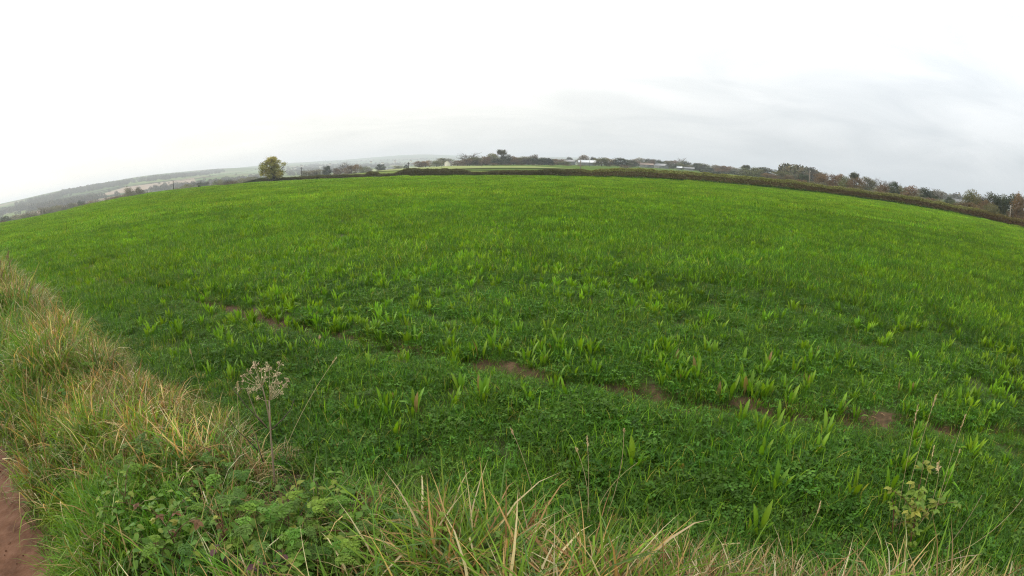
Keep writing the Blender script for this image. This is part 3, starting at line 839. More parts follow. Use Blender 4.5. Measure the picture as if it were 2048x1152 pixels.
# --- trees of the middle distance behind the central hedge
T = [
 (612, 340, 430, 18, 'grey', 'grey-green scrubby tree behind the dark crossarm pole'),
 (632, 338, 440, 22, 'grey', 'low grey tree between crossarm pole and narrow dark tree'),
 (653, 330, 470, 14, 'dark', 'narrow dark tree at the lower corner of the pale field'),
 (674, 335, 520, 16, 'brown', 'rusty brown bushy tree beside the narrow dark tree'),
 (688, 322, 560, 20, 'bare', 'tall leafless tree rising behind the domed brown tree'),
 (703, 328, 540, 25, 'brown', 'domed brown tree at the top edge of the pale field'),
 (726, 331, 640, 13, 'olive', 'small olive tree right of the domed brown tree'),
 (738, 333, 650, 12, 'grey', 'small pale grey tree between olive tree and round dark tree'),
 (761, 327, 600, 15, 'dark', 'round dark tree standing above the pale field'),
 (796, 331, 700, 16, 'grey', 'grey tree right of the two small white buildings'),
 (812, 329, 560, 9, 'conifer', 'small dark conical tree by the pole on the pale field'),
 (838, 321, 640, 16, 'brown', 'russet tree next to the golden tree'),
 (851, 320, 640, 20, 'golden', 'golden orange tree left of the cream gabled house'),
 (872, 320, 620, 18, 'olive', 'olive tree just left of the cream gabled house'),
 (888, 315, 660, 28, 'oak', 'broad green-brown tree rising behind the cream gabled house'),
 (915, 320, 560, 20, 'brown', 'brown tree right of the cream gabled house'),
 (938, 304, 560, 38, 'bare', 'large pale leafless tree left of the long clump'),
 (934, 316, 540, 26, 'brown', 'brown undergrowth tree at the foot of the large leafless tree'),
 (955, 313, 540, 20, 'oak', 'green-brown tree right of the large leafless tree'),
 (971, 311, 530, 18, 'brown', 'brown tree at the left shoulder of the long clump'),
 (987, 305, 540, 22, 'olive', 'olive arching tree under the umbrella-topped tree'),
 (1003, 298, 545, 14, 'crowntop', 'umbrella-topped tree standing highest over the long clump'),
 (1011, 307, 535, 15, 'dark', 'dark ivy tree under the umbrella-topped tree'),
 (999, 316, 520, 24, 'dark', 'dark green tree low in the long clump'),
 (1027, 311, 540, 20, 'brown', 'grey-brown tree right of the dark ivy tree'),
 (1042, 312, 545, 20, 'oak', 'green-brown tree in the middle of the long clump'),
 (1056, 313, 540, 18, 'grey', 'pale grey tree in the middle of the long clump'),
 (1067, 308, 560, 16, 'brown', 'brown dome showing above the long clump'),
 (1078, 314, 515, 20, 'dark', 'dark evergreen at the start of the square evergreen block'),
 (1090, 315, 510, 20, 'dark', 'dark evergreen in the square evergreen block'),
 (1098, 316, 505, 16, 'conifer', 'dark conifer closing the square evergreen block'),
 (1115, 317, 520, 22, 'brown', 'brown tree between evergreen block and the white barn'),
 (1127, 322, 500, 20, 'olive', 'low olive tree in front of the pale long barn'),
 (1139, 313, 640, 10, 'dark', 'small dark tree peeping over the pale long barn'),
 (1167, 309, 640, 21, 'brown', 'brown tree rising behind the white barn'),
 (1187, 313, 640, 12, 'dark', 'small dark tree right behind the white barn'),
 (1203, 314, 520, 24, 'oak', 'green-brown tree at the right end of the white barn'),
 (1220, 316, 530, 18, 'golden', 'golden brown tree between two dark green trees'),
 (1242, 315, 520, 30, 'dark', 'broad dark tree right of the golden brown tree'),
 (1262, 320, 540, 20, 'dark', 'dark tree sloping down to the brown-roofed shed'),
 (1364, 314, 760, 15, 'bare', 'single round leafless tree sticking up from the wooded ridge'),
 (1492, 329, 420, 11, 'crowntop', 'small flat-topped tree above the pale olive tree'),
 (1499, 334, 400, 34, 'olive', 'wide pale olive tree beneath the flat-topped tree'),
 (1528, 333, 430, 36, 'dark', 'smooth dark dome of a tree right of the pale olive tree'),
 (1541, 346, 380, 24, 'brown', 'brown tree in front of the smooth dark dome'),
 (1563, 341, 400, 30, 'oak', 'green-brown tree left of the gap showing the far hill'),
 (1578, 349, 380, 20, 'brown', 'low brown tree at the edge of the gap'),
 (1608, 347, 300, 20, 'dark', 'dark tree left of the pale pole on the hedge'),
 (1640, 339, 290, 28, 'bare', 'leafless tree right of the pale pole on the hedge'),
 (1648, 345, 270, 30, 'brown', 'brown tree in front of the leafless tree by the pale pole'),
 (1672, 345, 265, 24, 'brown', 'tall reddish-brown tree in the copse behind the hedge'),
 (1690, 351, 260, 24, 'olive', 'olive tree under the dark flat-topped one in the copse'),
 (1710, 343, 275, 14, 'crowntop', 'dark flat-topped tree standing out of the copse'),
 (1714, 352, 255, 24, 'brown', 'brown tree beneath the dark flat-topped tree'),
 (1737, 353, 262, 24, 'grey', 'grey-green thinning tree in the copse'),
 (1745, 352, 275, 18, 'bare', 'first leafless tree in the thin row ending the copse'),
 (1762, 354, 275, 20, 'bare', 'second leafless tree in the thin row ending the copse'),
 (1778, 358, 270, 18, 'bare', 'last leafless tree in the thin row ending the copse'),
 (1764, 367, 235, 22, 'brown', 'low rusty tree below the thin leafless row'),
 (1790, 361, 250, 18, 'dark', 'dark olive tree right of the thin leafless row'),
 (1806, 370, 250, 16, 'olive', 'green tree left of the orange-brown tree'),
 (1821, 369, 240, 24, 'brown', 'orange-brown tree with pointed tops above the hedge'),
 (1842, 378, 330, 22, 'grey', 'grey hazy tree behind the orange-brown tree'),
 (1858, 375, 235, 26, 'dark', 'dark ragged tree left of a fine leafless one'),
 (1877, 377, 245, 24, 'bare', 'fine leafless tree right of the dark ragged tree'),
 (1900, 392, 240, 16, 'dark', 'small dark tree beside the low grey roof'),
 (1911, 397, 215, 22, 'greenbush', 'low olive thicket in front of the grey roof'),
 (1943, 377, 190, 26, 'oak', 'tall gappy tree right of the grey roof'),
 (1936, 402, 180, 34, 'brown', 'brown undergrowth around the tall gappy tree'),
 (1969, 384, 195, 20, 'bare', 'pale leafless tree between two dark trees'),
 (1990, 382, 190, 28, 'dark', 'dark rounded tree left of the short pale pole'),
 (1984, 405, 178, 26, 'olive', 'low green tree at the foot of the dark rounded tree'),
 (2012, 387, 195, 14, 'oak', 'slim tree behind the short pale pole'),
 (2030, 383, 190, 26, 'dark', 'dark tree with sky gaps right of the short pale pole'),
 (2046, 384, 185, 26, 'brown', 'red-brown tree at the far right end of the hedge'),
 (1957, 391, 205, 20, 'oak', 'broad green-brown tree behind the pale leafless tree'),
 (2003, 391, 205, 22, 'dark', 'dark tree filling the gap behind the short pale pole'),
 (1975, 398, 188, 22, 'brown', 'russet tree low beside the pale leafless tree'),
 (2036, 408, 172, 26, 'brown', 'red-brown low tree under the dark tree with sky gaps'),
]
for px, yt, d, w_, k_, lb in T:
    tree_px(px, yt, d, w_, k_, lb)
for i in range(15):
    tree_px(938 + 11.5 * i + 5 * rng.random(), 314 + 4 * rng.random(), 550, 24, ['brown', 'oak', 'dark'][i % 3], 'low ' + {'brown': 'brown', 'oak': 'green-brown', 'dark': 'dark green'}[['brown', 'oak', 'dark'][i % 3]] + ' tree filling the foot of the long clump', 'low trees of the long clump')
for i in range(17):
    x = 1604 + 17 * i + 8 * rng.random()
    tree_px(x, 356 + (x - 1604) * .150 + 5 * rng.random(), 215, 22, ['brown', 'olive', 'grey'][i % 3], {'brown': 'brown', 'olive': 'olive', 'grey': 'grey-green'}[['brown', 'olive', 'grey'][i % 3]] + ' scrubby tree low in the copse just behind the hedge', 'scrub trees behind the hedge')
# --- the row of round bushes in the meadow
for px, yt, w_, lb in [(925, 329, 18, 'round bush left of the small flat bush in the meadow row'), (958, 330, 13, 'small flat brown bush in the meadow row'), (987, 325.5, 16, 'tallest pointed brown bush in the meadow row'),
                       (1015, 327, 17, 'wide brown bush below the umbrella-topped tree'), (1042, 327.5, 14, 'round brown bush below the middle of the long clump'),
                       (1071, 330, 18, 'low rusty brown bush in front of the square evergreen block'), (1103, 329.5, 11, 'small golden brown bush at the corner of the evergreen block'),
                       (1136, 328.5, 15, 'round brown bush below the pale long barn'), (1163, 329, 16, 'brown bush in front of the white barn'), (1251, 329, 20, 'domed red-brown bush below the broad dark tree')]:
    tree_px(px, yt, 420, w_, 'bush', lb, 'round bushes in the meadow')
# --- wooded ridge behind the farm sheds, and the wood in the valley
rs = np.random.default_rng(77)
ridge = np.array([(1255, 317), (1285, 314), (1310, 317), (1340, 319), (1375, 321), (1400, 324), (1420, 327), (1450, 330), (1480, 336), (1515, 341), (1590, 352)], float)
RK = {'oak': 'green-brown', 'brown': 'brown autumn', 'dark': 'dark green', 'grey': 'pale grey-green', 'olive': 'olive green'}
for i in range(40):
    x = 1262 + (1585 - 1262) * (i + .7 * rs.random()) / 40
    y = np.interp(x, ridge[:, 0], ridge[:, 1]) + rs.random() * 7 * (i % 2)
    kk = ['oak', 'brown', 'dark', 'grey', 'dark'][rs.integers(0, 5)]
    tree_px(x, y + rs.random() * 2, 760 - 330 * (x - 1262) / 330 - 60 * (i % 2) + 60, 13 + 8 * rs.random(), kk,
            RK[kk] + ' tree in the unbroken wooded ridge behind the farm sheds', 'trees of the wooded ridge')
vw = np.array([(0, 428), (40, 424), (80, 410), (120, 405), (165, 395), (200, 396), (240, 386), (262, 374), (284, 374), (300, 382), (340, 374), (380, 362), (420, 356), (470, 354), (515, 348)], float)
for i in range(58):
    x = 2 + 512 * (i + .8 * rs.random()) / 58
    y = np.interp(x, vw[:, 0], vw[:, 1]) + 6 * (i % 3) * rs.random() + 3
    kk = ['grey', 'oak', 'brown', 'grey', 'olive', 'dark'][rs.integers(0, 6)]
    tree_px(x, y, 560 + 320 * rs.random(), 15 + 11 * rs.random(), kk,
            'hazy ' + RK[kk] + ' tree in the valley wood beyond the field crest', 'trees of the valley wood')
for x, y, lb in [(259, 371, 'tall pale poplar-like tree, left of two below the stubble field'), (277, 372, 'tall pale poplar-like tree, right of two below the stubble field')]:
    tree_px(x, y, 480, 15, 'grey', lb)

# --- far woods that read as one mass
def wood_clump(seed, cols):
    rs = np.random.default_rng(seed); n = 260
    d = rs.normal(size=(n, 3)); d /= np.linalg.norm(d, axis=1, keepdims=True)
    P = np.stack([d[:, 0] * .42, d[:, 1] * .42, .5 + d[:, 2] * .47], -1) * (.8 + .3 * rs.random((n, 1)))
    C = np.array(cols)[rs.integers(0, len(cols), n)] * (.7 + .6 * rs.random((n, 1)))
    g = Geo(); g.add(*leaf_quads(P, np.full(n, .085), C, rs)); return g.mesh('wood_clump', M_WOODI)
wood_p = [wood_clump(700 + i, [(.06, .066, .026), (.095, .078, .038), (.05, .06, .024), (.115, .095, .045)][i % 4:] + [(.06, .06, .028)]) for i in range(5)]
def far_wood(name, bands, label, size=(11, 17)):
    """bands: (px0, y at px0, px1, y at px1, depth px, count) sighted on the land."""
    P, S_ = [], []
    for x0, y0, x1, y1, dep, cnt in bands:
        for _ in range(cnt):
            u = rng.random(); x = x0 + (x1 - x0) * u; y = y0 + (y1 - y0) * u + dep * rng.random()
            X, Y, d = at_px(x, y, 420, 11000)
            jx, jy = rng.normal(size=2) * d * .006
            P.append((X + jx, Y + jy, 0)); S_.append(size[0] + (size[1] - size[0]) * rng.random())
    P = np.array(P); P[:, 2] = height(P[:, 0], P[:, 1]) - .5
    n = len(P); S_ = np.array(S_)
    scl = np.stack([S_ * (1.0 + .5 * rng.random(n)), S_ * (1.0 + .5 * rng.random(n)), S_], -1)
    t = np.ones((n, 3)) * (.8 + .4 * rng.random((n, 1)))
    o = scatter(name, P, np.stack([np.zeros(n), np.zeros(n), rng.random(n) * 6.28], -1), scl, rng.integers(0, 5, n), t, wood_p)
    tag(o, label, 'wood', None, 'stuff')
far_wood('hillside_wood', [(40, 408, 130, 387, 8, 150), (125, 384, 255, 363, 7, 260), (60, 402, 130, 386, 4, 60), (180, 374, 330, 352, 4, 130), (300, 357, 440, 341, 6, 330), (0, 424, 60, 412, 7, 90), (60, 416, 190, 394, 8, 200)],
         'dark hazy wood clothing the hillside across the valley')
far_wood('hill_trees', [(0, 410, 520, 338, 30, 110)], 'scattered hazy trees dotted over the hillside fields', (6, 12))
far_wood('valley_trees', [(575, 345, 720, 338, 7, 130), (590, 338, 760, 330, 5, 200), (570, 336, 700, 326, 6, 160), (690, 329, 900, 322, 7, 260), (610, 330, 640, 327, 3, 40), (300, 378, 520, 352, 8, 160)],
         'hazy mass of trees filling the valley behind the lone tree', (9, 14))
far_wood('far_wood', [(640, 323, 940, 316, 3, 140), (1050, 320, 1150, 320, 4, 60), (1570, 358, 1640, 362, 3, 50), (1860, 392, 1960, 408, 4, 60)], 'faint blue-grey wood on the far low hills', (10, 16))
def hedgerow(pts, label, h=2.5, step=1.6):
    """A hedge seen far off as a dark line across the land."""
    Q = [at_px(x, y, 270, 9000)[:2] for x, y in pts]
    P = []
    for (x0, y0), (x1, y1) in zip(Q[:-1], Q[1:]):
        m = int(math.hypot(x1 - x0, y1 - y0) / step) + 2
        for i in range(m):
            for _ in range(5):
                u = (i + rng.random()) / m
                P.append((x0 + (x1 - x0) * u + rng.normal() * .7, y0 + (y1 - y0) * u + rng.normal() * .7, rng.random() ** .7))
    P = np.array(P[:14000])
    hh = h * (.75 + .7 * fbm(P[:, 0] / 9, P[:, 1] / 9, 91))
    P[:, 2] = height(P[:, 0], P[:, 1]) + P[:, 2] * hh
    b = P.mean(0); b[2] = P[:, 2].min()
    g = Geo()
    qs = np.array(Q); un = np.linspace(0, len(qs) - 1, 60); cx = np.interp(un, np.arange(len(qs)), qs[:, 0]); cy2 = np.interp(un, np.arange(len(qs)), qs[:, 1])
    V, F = tube(np.stack([cx, cy2, height(cx, cy2) + h * .4], -1) - b, h * .35, 5); g.add(V, F, (.04, .042, .02))   # the dense twiggy heart
    g.add(*leaf_quads(P - b, np.full(len(P), .75), np.array([(.04, .048, .02)]) * (.6 + .8 * rng.random((len(P), 1))), rng))
    o = obj('hedgerow', g.mesh('hedgerow', M_TREE), None, b)
    tag(o, label, 'hedgerow')
hedgerow([(350, 364), (400, 357), (450, 349), (522, 338)], 'dark hedgerow climbing the far green field to the lone tree', 3)
hedgerow([(180, 391), (235, 378), (300, 368), (352, 361)], 'dark hedgerow along the top of the stubble field', 3.5)
hedgerow([(190, 397), (240, 391), (300, 381)], 'dark hedgerow along the foot of the stubble field', 3)
hedgerow([(60, 413), (130, 397), (200, 383), (250, 373)], 'dark hedgerow stepping down the hillside left of the stubble field', 4)
hedgerow([(262, 367), (330, 357), (400, 348)], 'dark hedgerow between hillside wood and stubble field', 4)
hedgerow([(300, 361), (340, 352), (372, 346)], 'dark hedgerow slanting up to the hilltop wood', 4)
hedgerow([(590, 336), (680, 330), (760, 327)], 'faint hedgerow across the valley behind the crossarm pole', 4)
hedgerow([(1400, 344), (1440, 346.5), (1485, 351)], 'thin hedgerow crossing the green slope below the wooded ridge', 1.5)

# ------------------------------------------------------------------ farm buildings and houses
def add_box_part(name, root, dims, mat):
    V, F = box(*dims); return obj(name, mesh_np(name, V, F, None, mat), root)
def gable_roof(name, root, L, W, e, r, over, mat, th=.18):
    """Pitched roof of two slabs along x."""
    V, F = [], []
    for s in (-1, 1):
        y0, z0 = s * (W / 2 + over), e - over * (r - e) / (W / 2)
        p = [(-L / 2 - over, y0, z0), (L / 2 + over, y0, z0), (L / 2 + over, 0, r), (-L / 2 - over, 0, r)]
        b = len(V); V += p + [(a, q, z + th) for a, q, z in p]
        F += [(b, b + 1, b + 2), (b, b + 2, b + 3), (b + 4, b + 6, b + 5), (b + 4, b + 7, b + 6)]
        for i in range(4):
            j = (i + 1) % 4
            F += [(b + i, b + j, b + j + 4), (b + i, b + j + 4, b + i + 4)]
    return obj(name, mesh_np(name, np.array(V), np.array(F), None, mat), root)
def gable_wall(root, L, W, e, r, mat):
    V = [(sx * L / 2, sy * W / 2, z) for sx in (-1, 1) for sy, z in ((-1, 0), (1, 0), (1, e))]
    V = []
    for sx in (-1, 1):
        V += [(sx * L / 2, -W / 2, -1), (sx * L / 2, W / 2, -1), (sx * L / 2, W / 2, e), (sx * L / 2, 0, r), (sx * L / 2, -W / 2, e)]
    F = [(0, 1, 2), (0, 2, 4), (2, 3, 4), (5, 7, 6), (5, 9, 7), (7, 9, 8), (0, 4, 9), (0, 9, 5), (1, 6, 7), (1, 7, 2)]
    return obj('wall', mesh_np('wall', np.array(V, float), np.array(F), None, mat), root)
def building(name, cat, px, py, d, L, W, e, r, yaw, mw, mr_, label, group=None, windows=0, chimney=False, door=False, base=None):
    p = on_ray(px, py, d)
    z = hz(p.x, p.y)
    root = obj(name, None, None, (p.x, p.y, max(z, p.z - r) if base is None else base))
    az = math.atan2(p.x, p.y)
    root.rotation_euler = (0, 0, -az + R(yaw))
    gable_wall(root, L, W, e, r, mw)
    rf = gable_roof('roof', root, L, W, e + .05, r + .05, .35, mr_)
    if windows:
        for i in range(windows):
            for s in (0, 1) if e > 4 else (0,):
                x = -L / 2 + L * (i + .5) / windows
                add_box_part('window', root, (x - .5, x + .5, -W / 2 - .04, -W / 2 + .1, 1.0 + 2.5 * s, 2.2 + 2.5 * s), M_GLASS)
    if chimney:
        V, F = box(L / 2 - .9, L / 2 - .2, -.35, .35, r - .6, r + 1.1); obj('chimney', mesh_np('chimney', V, F, None, M_ROOFS), rf)
    if door:
        add_box_part('door', root, (-2.2, 2.2, -W / 2 - .05, -W / 2 + .1, -1, min(e - .4, 3.8)), M_WALLG)
    tag(root, label, cat, group)
building('farm_barn', 'barn', 1174, 321.5, 560, 20, 16, 3.4, 6.0, 4, M_WALLG, M_ROOFW, 'white-roofed barn shining between trees at the farm', door=True)
building('farm_barn', 'barn', 1136, 319.5, 590, 17, 12, 4.0, 6.2, -8, M_WALLG, M_ROOFG, 'pale long barn half hidden by trees left of the white barn', door=True)
building('farm_shed', 'shed', 1293, 326.5, 620, 17, 12, 3.2, 5.2, 6, M_WALLG, M_ROOFB, 'brown-roofed shed below the wooded ridge', door=True)
building('farm_shed', 'shed', 1323, 328.5, 600, 14, 12, 3.2, 5.6, -25, M_WALLG, M_ROOFG, 'grey-roofed shed seen at an angle below the wooded ridge', door=True)
building('farm_shed', 'shed', 1359, 335.5, 560, 6, 6, 2.2, 3.6, 0, M_WALLG, M_ROOFW, 'small white-roofed shed right of the angled grey shed')
building('farm_shed', 'shed', 1378, 336.5, 560, 12, 8, 2.2, 3.6, 0, M_WALLG, M_ROOFG, 'low dark-grey shed right of the small white one')
building('farm_shed', 'shed', 1921, 400, 260, 11, 8, 2.4, 4.0, 5, M_WALLG, M_ROOFG, 'low grey roof behind the hedge by the tall gappy tree')
building('house', 'house', 897, 323, 600, 9, 7, 4.6, 7.0, 68, M_WALLW, M_ROOFS, 'cream gabled house among trees above the pale meadow', windows=2, chimney=True, door=True)
building('house', 'house', 770, 336, 700, 9, 6, 2.6, 4.6, 5, M_WALLW, M_ROOFG, 'left of two small white buildings above the pale field', windows=3)
building('house', 'house', 782, 335.5, 710, 8, 6, 2.6, 4.6, -5, M_WALLW, M_ROOFG, 'right of two small white buildings above the pale field', windows=3)
for px, py in [(590, 335), (604, 330), (641, 331), (660, 327), (689, 326), (742, 322), (765, 324), (790, 321), (822, 320)]:
    x, y, d = at_px(px, py + 3, 900, 4000)
    building('house', 'house', px, py, min(d, 2400), 11, 8, 5, 8, rng.random() * 60 - 30, M_WALLW, M_ROOFS, 'tiny pale house in the hazy valley village', 'houses of the valley village', windows=0)

# ------------------------------------------------------------------ the hedge along the far side of the field
HB = np.array([(470, 371.5), (500, 369), (560, 362), (640, 360), (750, 355.5), (850, 353.5), (950, 353), (1024, 353), (1100, 354), (1250, 357), (1440, 368), (1600, 383), (1819, 412), (1950, 436), (2060, 460)], float)
HT = np.array([(470, 371), (480, 367), (500, 361), (525, 356), (560, 355), (572, 355), (620, 352), (680, 350), (728, 349), (733, 344), (752, 344), (757, 348), (785, 347), (800, 341), (815, 337), (830, 336), (850, 338), (880, 337.5), (918, 338), (940, 344), (965, 344),
               (1012, 341), (1030, 340), (1070, 341), (1100, 338), (1165, 338), (1174, 342), (1200, 340), (1230, 337), (1300, 339.5), (1360, 341), (1440, 348), (1520, 356), (1600, 365.5), (1700, 377), (1819, 393), (1900, 407), (1990, 427), (2060, 444)], float)
def hedge_sample(n, rs):
    hd = Vector((math.sin(R(HEDGE_AZ)), math.cos(R(HEDGE_AZ)))); al = Vector((hd.y, -hd.x))
    xs = np.linspace(470, 2060, 700)
    azs = np.array([px_az_el(x, np.interp(x, HB[:, 0], HB[:, 1]))[0] for x in xs])
    dist = np.minimum(HEDGE_D / np.cos(np.radians(azs - HEDGE_AZ)), 256)
    top = np.array([on_ray(x, np.interp(x, HT[:, 0], HT[:, 1]), d).z for x, d in zip(xs, dist)])
    X, Y = dist * np.sin(np.radians(azs)), dist * np.cos(np.radians(azs))
    Z = height(X, Y)
    run = np.concatenate([[0], np.cumsum(np.hypot(np.diff(X), np.diff(Y)))])
    u = rs.random(n) * run[-1]
    f = lambda a: np.interp(u, run, a)
    return f(xs), f(X), f(Y), f(Z), np.maximum(f(top) - f(Z), .25), hd, run[-1]
rs = np.random.default_rng(88)
n = 190000
hx, X, Y, Z, H, hd, hlen = hedge_sample(n, rs)
H = H * (.70 + .42 * fbm(X / 5, Y / 5, 94) + .30 * fbm(X / 1.3, Y / 1.3, 95))
v = rs.random(n) ** .8
half = (.75 + .3 * fbm(X / 3, Y / 3, 96)) * np.sqrt(np.clip(1.05 - v ** 2.2, .03, 1))
off = (rs.random(n) * 2 - 1) ** 1
off = np.sign(off) * np.abs(off) ** .4 * half
P = np.stack([X + hd.x * (off + .7), Y + hd.y * (off + .7), Z + v * H], -1)
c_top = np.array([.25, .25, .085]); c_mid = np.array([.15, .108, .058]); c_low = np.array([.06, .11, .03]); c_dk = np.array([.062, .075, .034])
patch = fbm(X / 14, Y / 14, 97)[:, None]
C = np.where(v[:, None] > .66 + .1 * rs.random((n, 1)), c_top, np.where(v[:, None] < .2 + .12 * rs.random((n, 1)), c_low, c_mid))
west = (1 - sstep(1120, 1220, hx))[:, None]
C = C * (1 - west * .75) + (c_dk * (1 - patch) * 1.2 + np.array([.12, .088, .05]) * patch * .9) * west * .75
grn = (1 - sstep(505, 540, hx))[:, None]
C = C * (1 - grn) + np.array([.06, .085, .03]) * grn
red = sstep(1930, 1990, hx)[:, None] * .6
C = C * (1 - red) + np.array([.12, .062, .032]) * red
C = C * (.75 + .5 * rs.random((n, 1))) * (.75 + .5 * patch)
hb = np.array([X.mean(), Y.mean(), Z.min()])
hroot = obj('hedge', None, None, hb)
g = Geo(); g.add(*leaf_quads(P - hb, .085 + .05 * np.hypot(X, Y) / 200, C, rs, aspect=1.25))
# upright shoots along the trimmed top
m = 9000
hx2, X2, Y2, Z2, H2, _, _ = hedge_sample(m, rs)
sb = np.stack([X2 + hd.x * (.7 + .4 * rs.normal(size=m)), Y2 + hd.y * (.7 + .4 * rs.normal(size=m)), Z2 + H2 * .85], -1) - hb
g2 = Geo(); g2.add(*blades(sb, rs.random(m) * 6.28, rs.random(m) * .35, np.zeros(m), .25 + .3 * rs.random(m), np.full(m, .035), np.array([(.10, .095, .045)]) * (.6 + .7 * rs.random((m, 1))), 2))
obj('foliage', g.mesh('foliage', M_TREE), hroot); obj('shoots', g2.mesh('shoots', M_TREE), hroot)
m = 520
hx3, X3, Y3, Z3, H3, _, _ = hedge_sample(m, rs)
g3 = Geo()
for i in range(m):
    if hx3[i] < 1180 and i % 3: continue
    p0 = np.array([X3[i] + hd.x * (.1 + rs.random() * .5), Y3[i] + hd.y * (.1 + rs.random() * .5), Z3[i] - .1]) - hb
    V, F = tube(np.array([p0, p0 + (rs.normal() * .08, rs.normal() * .08, H3[i] * .3), p0 + (rs.normal() * .15, rs.normal() * .15, H3[i] * .75)]), [.035, .028, .015], 4)
    g3.add(V, F, np.array((.22, .19, .14)) * (.5 + .8 * rs.random()))
obj('stems', g3.mesh('stems', M_STRAW), hroot)
# brambles and nettles at its foot
m = 16000
hx4, X4, Y4, Z4, H4, _, _ = hedge_sample(m, rs)
o4 = rs.random(m)
P4 = np.stack([X4 - hd.x * o4 * 1.2, Y4 - hd.y * o4 * 1.2, Z4 + rs.random(m) * (.55 - .4 * o4) * (.5 + fbm(X4 / 2, Y4 / 2, 98))], -1) - hb
g4 = Geo(); g4.add(*leaf_quads(P4, np.full(m, .10), np.array([(.038, .07, .022)]) * (.6 + .8 * rs.random((m, 1))), rs))
obj('undergrowth', g4.mesh('undergrowth', M_TREE), hroot)
for c_ in hroot.children:
    c_['kind'] = 'stuff'
tag(hroot, 'long trimmed autumn hedge running along the far side of the green field', 'hedge')

# ------------------------------------------------------------------ poles and wires
def pole(px, ytop, d, label, mat, arm=0.0, yaw=0.0, h=None, r=.11):
    t = on_ray(px, ytop, d)
    z = hz(t.x, t.y)
    root = obj('utility_pole', None, None, (t.x, t.y, z - .3))
    H_ = t.z - z + .3
    V, F = tube(np.array([(0, 0, 0), (0, 0, H_ * .5), (0, 0, H_)]), [r * 1.25, r * 1.1, r * .9], 8)
    obj('shaft', mesh_np('shaft', V, F, None, mat), root)
    a = arm or .55
    V, F = box(-a, a, -r * 1.6, -r * .6, H_ - .5, H_ - .36)
    ar = obj('crossarm', mesh_np('crossarm', V, F, None, mat), root)
    for s in (-1, 1):
        V, F = tube(np.array([(s * a * .85, -r * 1.1, H_ - .36), (s * a * .85, -r * 1.1, H_ - .2)]), [.05, .035], 6)
        obj('insulator', mesh_np('insulator', V, F, None, M_WALLW), ar)
    root.rotation_euler = (0, 0, -math.atan2(t.x, t.y) + R(yaw))
    tag(root, label, 'pole')
    return t
pole(346, 361, 235, 'dark pole standing behind the crest in front of the stubble field', M_POLED, .3, 70, r=.16)
pole(603, 334.5, 215, 'brown pole with crossarm right of the lone tree', M_POLED, .8, 0, r=.12)
tA = pole(817, 324, 165, 'slim pole in the pale field left of the golden tree', M_POLED, .45, 20, r=.1)
pole(883, 322, 330, 'pale thin pole beside the cream gabled house', M_POLE, .4, 60)
pole(963, 320, 330, 'pale thin pole in front of the brown tree beside the long clump', M_POLE, .4, 60)
tB = pole(1161, 320, 150, 'pale pole behind the hedge in front of the white barn', M_POLE, .35, 75, r=.14)
pole(1179, 321, 420, 'short dark pole at the right end of the white barn roof', M_POLED, .4, 30)
tC = pole(1620, 340.5, 150, 'pale pole behind the hedge left of the leafless tree', M_POLE, .3, 75, r=.12)
tD = pole(2022, 410, 135, 'short pale pole behind the hedge among the dark trees', M_POLE, .35, 40, r=.11)
def wire(a, b, sag, label):
    q = [a.lerp(b, u) - Vector((0, 0, .3 + sag * 4 * u * (1 - u))) for u in np.linspace(0, 1, 24)]
    c = np.array([list(p) for p in q]); o0 = c[0].copy()
    V, F = tube(c - o0, np.full(24, .012), 4)
    o = obj('overhead_wire', mesh_np('overhead_wire', V, F, None, M_WIRE), None, o0)
    tag(o, label, 'wire')
wire(tB, tC, 1.2, 'thin wire slung over the hedge between the two tall pale poles')
wire(tC, tD, 1.2, 'thin wire dropping over the hedge to the short pale pole')

# ------------------------------------------------------------------ the verge
VG1 = np.array([.095, .185, .018]); VG2 = np.array([.15, .24, .028]); VB = np.array([.09, .165, .045]); ST1 = np.array([.44, .32, .13]); ST2 = np.array([.24, .14, .06]); ST3 = np.array([.50, .42, .24])
def tussock(seed, n, straw, l0, l1, rad, mat, curl=(.5, 1.9), wid=(.0045, .0085), lean=.55):
    rs = np.random.default_rng(seed); g = Geo()
    m = rs.random((n, 1)); c = VG1 * (1 - m) + VG2 * m
    k = rs.random(n) < .2; c[k] = VB
    k = rs.random(n) < straw; q = rs.random((k.sum(), 1)) ** 1.4; c[k] = ST1 * q + ST2 * (1 - q)
    k2 = k & (rs.random(n) < .22); c[k2] = ST3
    c = c * (.75 + .5 * rs.random((n, 1)))
    g.add(*blades(disc(n, rad, rs) - (0, 0, .01), rs.random(n) * 6.28, lean * rs.random(n), curl[0] + (curl[1] - curl[0]) * rs.random(n), l0 + (l1 - l0) * rs.random(n), wid[0] + (wid[1] - wid[0]) * rs.random(n), c, 5, twist=rs.normal(size=n) * .5, kink=np.where(rs.random(n) < .38, .8 + 1.2 * rs.random(n), 0.0)))
    return g.mesh('tussock', mat)
green_t = [tussock(800 + i, 80, .10, .14, .40, .10, M_GRASS, (.5, 2.3)) for i in range(5)]
mixed_t = [tussock(820 + i, 80, .42, .18, .44, .09, M_GRASS, (.5, 2.3)) for i in range(4)]
straw_t = [tussock(840 + i, 85, .85, .16, .42, .09, M_DRY, (.4, 2.7), (.0035, .007), .8) for i in range(5)]
fresh_t = [tussock(860 + i, 90, .02, .18, .38, .07, M_GRASS, (.6, 1.7), (.003, .0055)) for i in range(3)]
def strip(s0, s1, n0, n1, dens):
    m = int((s1 - s0) * (n1 - n0) * dens)
    s = s0 + (s1 - s0) * rng.random(m); n = n0 + (n1 - n0) * rng.random(m)
    return s, n
def sn_xy(s, n):
    return np.stack([s * TX + n * NX, s * TY + n * NY], -1)
